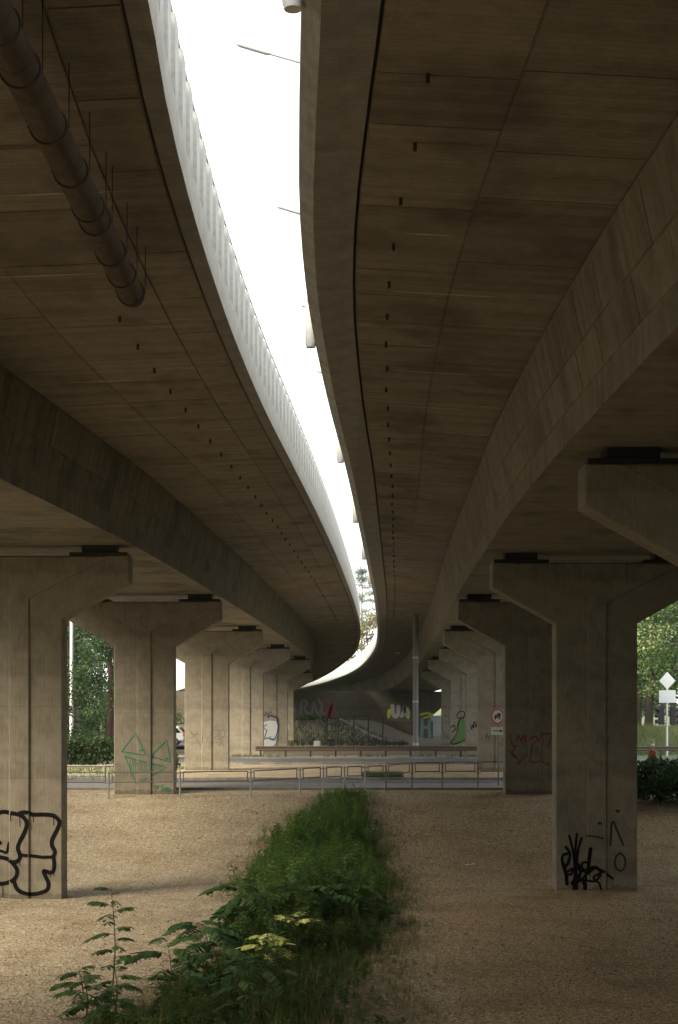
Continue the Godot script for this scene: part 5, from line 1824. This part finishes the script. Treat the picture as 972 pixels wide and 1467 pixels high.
	var tell := ["low feathery sapling nearest the viewer below the upright one", "low feathery sapling right of the upright sapling's foot", "low feathery sapling at the lower edge, farther right in the left clump", "low feathery sapling directly below the upright one, leftmost of its clump"]
	for i in spots.size():
		sapling("sapling", spots[i][0], spots[i][1], tell[i], thicket, spots[i][2], small, 9, 210 + i, 0.15)
	spots = [[-2.9, 26.2], [-2.2, 27.2], [-1.4, 26.0], [-1.2, 27.8], [-2.4, 28.8], [-0.2, 36.0], [-1.8, 37.5], [0.5, 38.5], [-3.3, 27.6], [-1.7, 24.6], [-0.6, 40.5], [-1.6, 42.5]]
	for i in spots.size():
		sapling("sapling", spots[i][0], spots[i][1], "dark leafy sapling sunk in the thicket of the green strip", thicket, rng.randf_range(0.5, 1.0), big if i % 3 else small, 7, 230 + i, 0.25)

# ------------------------------------------------------------------ person
# bones: [a, b, radius a, radius b]; a smooth union meshed as surface nets
func skin(s: Shape, bones: Array, cell: float, blend: float, colour: Callable) -> void:
	var lo := Vector3(INF, INF, INF)
	var hi := -lo
	for b in bones:
		for k in 2:
			lo = lo.min(b[k] - Vector3.ONE * (b[2 + k] + cell * 2))
			hi = hi.max(b[k] + Vector3.ONE * (b[2 + k] + cell * 2))
	var n := Vector3i(((hi - lo) / cell).ceil()) + Vector3i.ONE
	var f := PackedFloat32Array()
	f.resize(n.x * n.y * n.z)
	f.fill(1.0)
	for b in bones:
		var m: float = maxf(b[2], b[3]) + blend + cell * 2.0
		var l0 := Vector3i(((b[0].min(b[1]) - Vector3.ONE * m - lo) / cell).floor()).clamp(Vector3i.ZERO, n - Vector3i.ONE)
		var h0 := Vector3i(((b[0].max(b[1]) + Vector3.ONE * m - lo) / cell).ceil()).clamp(Vector3i.ZERO, n - Vector3i.ONE)
		var a: Vector3 = b[0]
		var ab: Vector3 = b[1] - b[0]
		var ll := maxf(ab.length_squared(), 1e-9)
		for z in range(l0.z, h0.z + 1):
			for y in range(l0.y, h0.y + 1):
				for x in range(l0.x, h0.x + 1):
					var p := lo + Vector3(x, y, z) * cell
					var t := clampf((p - a).dot(ab) / ll, 0.0, 1.0)
					var d: float = (p - a - ab * t).length() - lerpf(b[2], b[3], t)
					var i := x + n.x * (y + n.y * z)
					var e := f[i]
					var h := maxf(blend - absf(d - e), 0.0) / blend
					f[i] = minf(d, e) - h * h * blend * 0.25
	var vert := {}
	var at := func(x: int, y: int, z: int) -> float:
		return f[x + n.x * (y + n.y * z)]
	var corner := [Vector3i(0, 0, 0), Vector3i(1, 0, 0), Vector3i(0, 1, 0), Vector3i(1, 1, 0), Vector3i(0, 0, 1), Vector3i(1, 0, 1), Vector3i(0, 1, 1), Vector3i(1, 1, 1)]
	var edges := [[0, 1], [2, 3], [4, 5], [6, 7], [0, 2], [1, 3], [4, 6], [5, 7], [0, 4], [1, 5], [2, 6], [3, 7]]
	for z in n.z - 1:
		for y in n.y - 1:
			for x in n.x - 1:
				var i := x + n.x * (y + n.y * z)
				var any := false
				var s0 := f[i] < 0.0
				for c in [1, n.x, n.x + 1, n.x * n.y, n.x * n.y + 1, n.x * n.y + n.x, n.x * n.y + n.x + 1]:
					if (f[i + c] < 0.0) != s0:
						any = true
						break
				if not any:
					continue
				var sum := Vector3.ZERO
				var k := 0
				for e in edges:
					var ca: Vector3i = corner[e[0]]
					var cb: Vector3i = corner[e[1]]
					var fa: float = at.call(x + ca.x, y + ca.y, z + ca.z)
					var fb: float = at.call(x + cb.x, y + cb.y, z + cb.z)
					if (fa < 0.0) != (fb < 0.0):
						sum += Vector3(ca).lerp(Vector3(cb), fa / (fa - fb))
						k += 1
				vert[i] = lo + (Vector3(x, y, z) + sum / k) * cell
	var normal := {}
	var faces := []
	for i in vert:
		var x: int = i % n.x
		var y: int = (i / n.x) % n.y
		var z: int = i / (n.x * n.y)
		normal[i] = Vector3(at.call(x + 1, y, z) - at.call(maxi(x - 1, 0), y, z), at.call(x, y + 1, z) - at.call(x, maxi(y - 1, 0), z), at.call(x, y, z + 1) - at.call(x, y, maxi(z - 1, 0))).normalized()
		var st := [1, n.x, n.x * n.y]
		for ax in 3:
			if (f[i] < 0.0) == (f[i + st[ax]] < 0.0):
				continue
			var u: int = st[(ax + 1) % 3]
			var w: int = st[(ax + 2) % 3]
			if vert.has(i - u) and vert.has(i - w) and vert.has(i - u - w):
				faces.append([i, i - u, i - u - w, i - w])
	for q in faces:
		for k in [[0, 1, 2], [0, 2, 3]]:
			var ids := [q[k[0]], q[k[1]], q[k[2]]]
			var p := [vert[ids[0]], vert[ids[1]], vert[ids[2]]]
			var m: Vector3 = normal[ids[0]] + normal[ids[1]] + normal[ids[2]]
			if (p[2] - p[0]).cross(p[1] - p[0]).dot(m) < 0.0:
				ids = [ids[0], ids[2], ids[1]]
			for j in ids:
				s.tint = colour.call(vert[j])
				s.put(vert[j], normal[j], Vector2(vert[j].x, vert[j].y))

func person() -> void:
	var x := 15.35
	var d := 69.6
	var o := thing("person", Vector3(x, height(x, -d), -d), "person in a rust brown jacket and pale cap standing behind the roadside bush", "person")
	o.rotation.y = deg_to_rad(-60)
	var skin_tone := Color(0.42, 0.24, 0.16)
	var jacket := Color(0.24, 0.075, 0.035)
	var jeans := Color(0.035, 0.04, 0.055)
	var b := []
	for k in [-1.0, 1.0]:
		b.append([Vector3(k * 0.09, 0.90, 0), Vector3(k * 0.10, 0.48, 0.02), 0.085, 0.058])
		b.append([Vector3(k * 0.10, 0.48, 0.02), Vector3(k * 0.10, 0.08, -0.02), 0.056, 0.04])
		b.append([Vector3(k * 0.10, 0.05, -0.03), Vector3(k * 0.12, 0.035, 0.16), 0.045, 0.035])
		b.append([Vector3(k * 0.17, 1.38, -0.01), Vector3(k * 0.24, 1.10, 0.0), 0.06, 0.046])
		b.append([Vector3(k * 0.24, 1.10, 0.0), Vector3(k * 0.20, 0.90, 0.12), 0.044, 0.034])
	b.append([Vector3(-0.07, 0.93, 0), Vector3(0.07, 0.93, 0), 0.105, 0.105])
	b.append([Vector3(0, 0.98, 0), Vector3(0, 1.16, 0.01), 0.125, 0.125])
	b.append([Vector3(-0.07, 1.26, 0.0), Vector3(0.07, 1.26, 0.0), 0.115, 0.115])
	b.append([Vector3(-0.13, 1.39, -0.01), Vector3(0.13, 1.39, -0.01), 0.065, 0.065])
	b.append([Vector3(0, 1.40, -0.01), Vector3(0, 1.52, 0.02), 0.055, 0.052])
	var s := Shape.new()
	skin(s, b, 0.016, 0.05, func(p: Vector3) -> Color: return jeans if p.y < 0.92 and absf(p.x) < 0.19 else (skin_tone if p.y > 1.46 else jacket))
	# head with nose, chin and ears
	var h := [[Vector3(0, 1.62, 0.0), Vector3(0, 1.66, -0.01), 0.082, 0.088], [Vector3(0, 1.56, 0.045), Vector3(0, 1.60, 0.04), 0.045, 0.06], [Vector3(0, 1.615, 0.09), Vector3(0, 1.585, 0.108), 0.01, 0.016], [Vector3(0, 1.50, 0.01), Vector3(0, 1.56, 0.01), 0.05, 0.055]]
	for k in [-1.0, 1.0]:
		h.append([Vector3(k * 0.085, 1.63, -0.01), Vector3(k * 0.085, 1.59, -0.005), 0.016, 0.012])
		h.append([Vector3(k * 0.035, 1.645, 0.075), Vector3(k * 0.05, 1.64, 0.07), 0.012, 0.01])
	h.append([Vector3(-0.02, 1.553, 0.083), Vector3(0.02, 1.553, 0.083), 0.009, 0.009])
	skin(s, h, 0.006, 0.014, func(p: Vector3) -> Color:
		if p.y > 1.548 and p.y < 1.56 and p.z > 0.08 and absf(p.x) < 0.025:
			return Color(0.25, 0.09, 0.07)
		if absf(p.y - 1.63) < 0.008 and p.z > 0.07 and absf(absf(p.x) - 0.035) < 0.012:
			return Color(0.03, 0.025, 0.02)
		return skin_tone)
	# hands: palm, four bent fingers and a thumb each
	for k in [-1.0, 1.0]:
		var wrist := Vector3(k * 0.20, 0.90, 0.12)
		var hb := [[wrist, wrist + Vector3(0, -0.05, 0.05), 0.027, 0.028], [wrist + Vector3(0, -0.03, 0.05), wrist + Vector3(0, -0.06, 0.065), 0.03, 0.028]]
		for i in 4:
			var root := wrist + Vector3(0.0, -0.055 + 0.018 * i, 0.075 - 0.006 * i)
			var mid := root + Vector3(-k * 0.008, -0.018, 0.034)
			hb.append([root, mid, 0.0095, 0.009])
			hb.append([mid, mid + Vector3(-k * 0.02, -0.024, 0.012) * [0.8, 1.0, 1.05, 0.95][i], 0.009, 0.0075])
		hb.append([wrist + Vector3(-k * 0.01, -0.01, 0.035), wrist + Vector3(-k * 0.035, 0.005, 0.065), 0.013, 0.011])
		hb.append([wrist + Vector3(-k * 0.035, 0.005, 0.065), wrist + Vector3(-k * 0.04, -0.01, 0.09), 0.011, 0.008])
		skin(s, hb, 0.004, 0.008, func(_p: Vector3) -> Color: return skin_tone)
	var cloth := plain(Color.WHITE, 0.85)
	cloth.vertex_color_use_as_albedo = true
	part("body", s, cloth, o)
	var hair := Shape.new()
	skin(hair, [[Vector3(0, 1.62, -0.03), Vector3(0, 1.67, -0.02), 0.088, 0.085], [Vector3(0, 1.52, -0.06), Vector3(0, 1.6, -0.05), 0.045, 0.065]], 0.012, 0.03, func(_p: Vector3) -> Color: return Color(0.10, 0.05, 0.03))
	part("hair", hair, cloth, o)
	var cap := Shape.new()
	skin(cap, [[Vector3(0, 1.70, -0.01), Vector3(0, 1.705, 0.0), 0.09, 0.085], [Vector3(-0.04, 1.685, 0.09), Vector3(0.04, 1.685, 0.09), 0.02, 0.02], [Vector3(-0.035, 1.68, 0.13), Vector3(0.035, 1.68, 0.13), 0.012, 0.012]], 0.012, 0.03, func(_p: Vector3) -> Color: return Color(0.55, 0.5, 0.42))
	part("cap", cap, cloth, o)
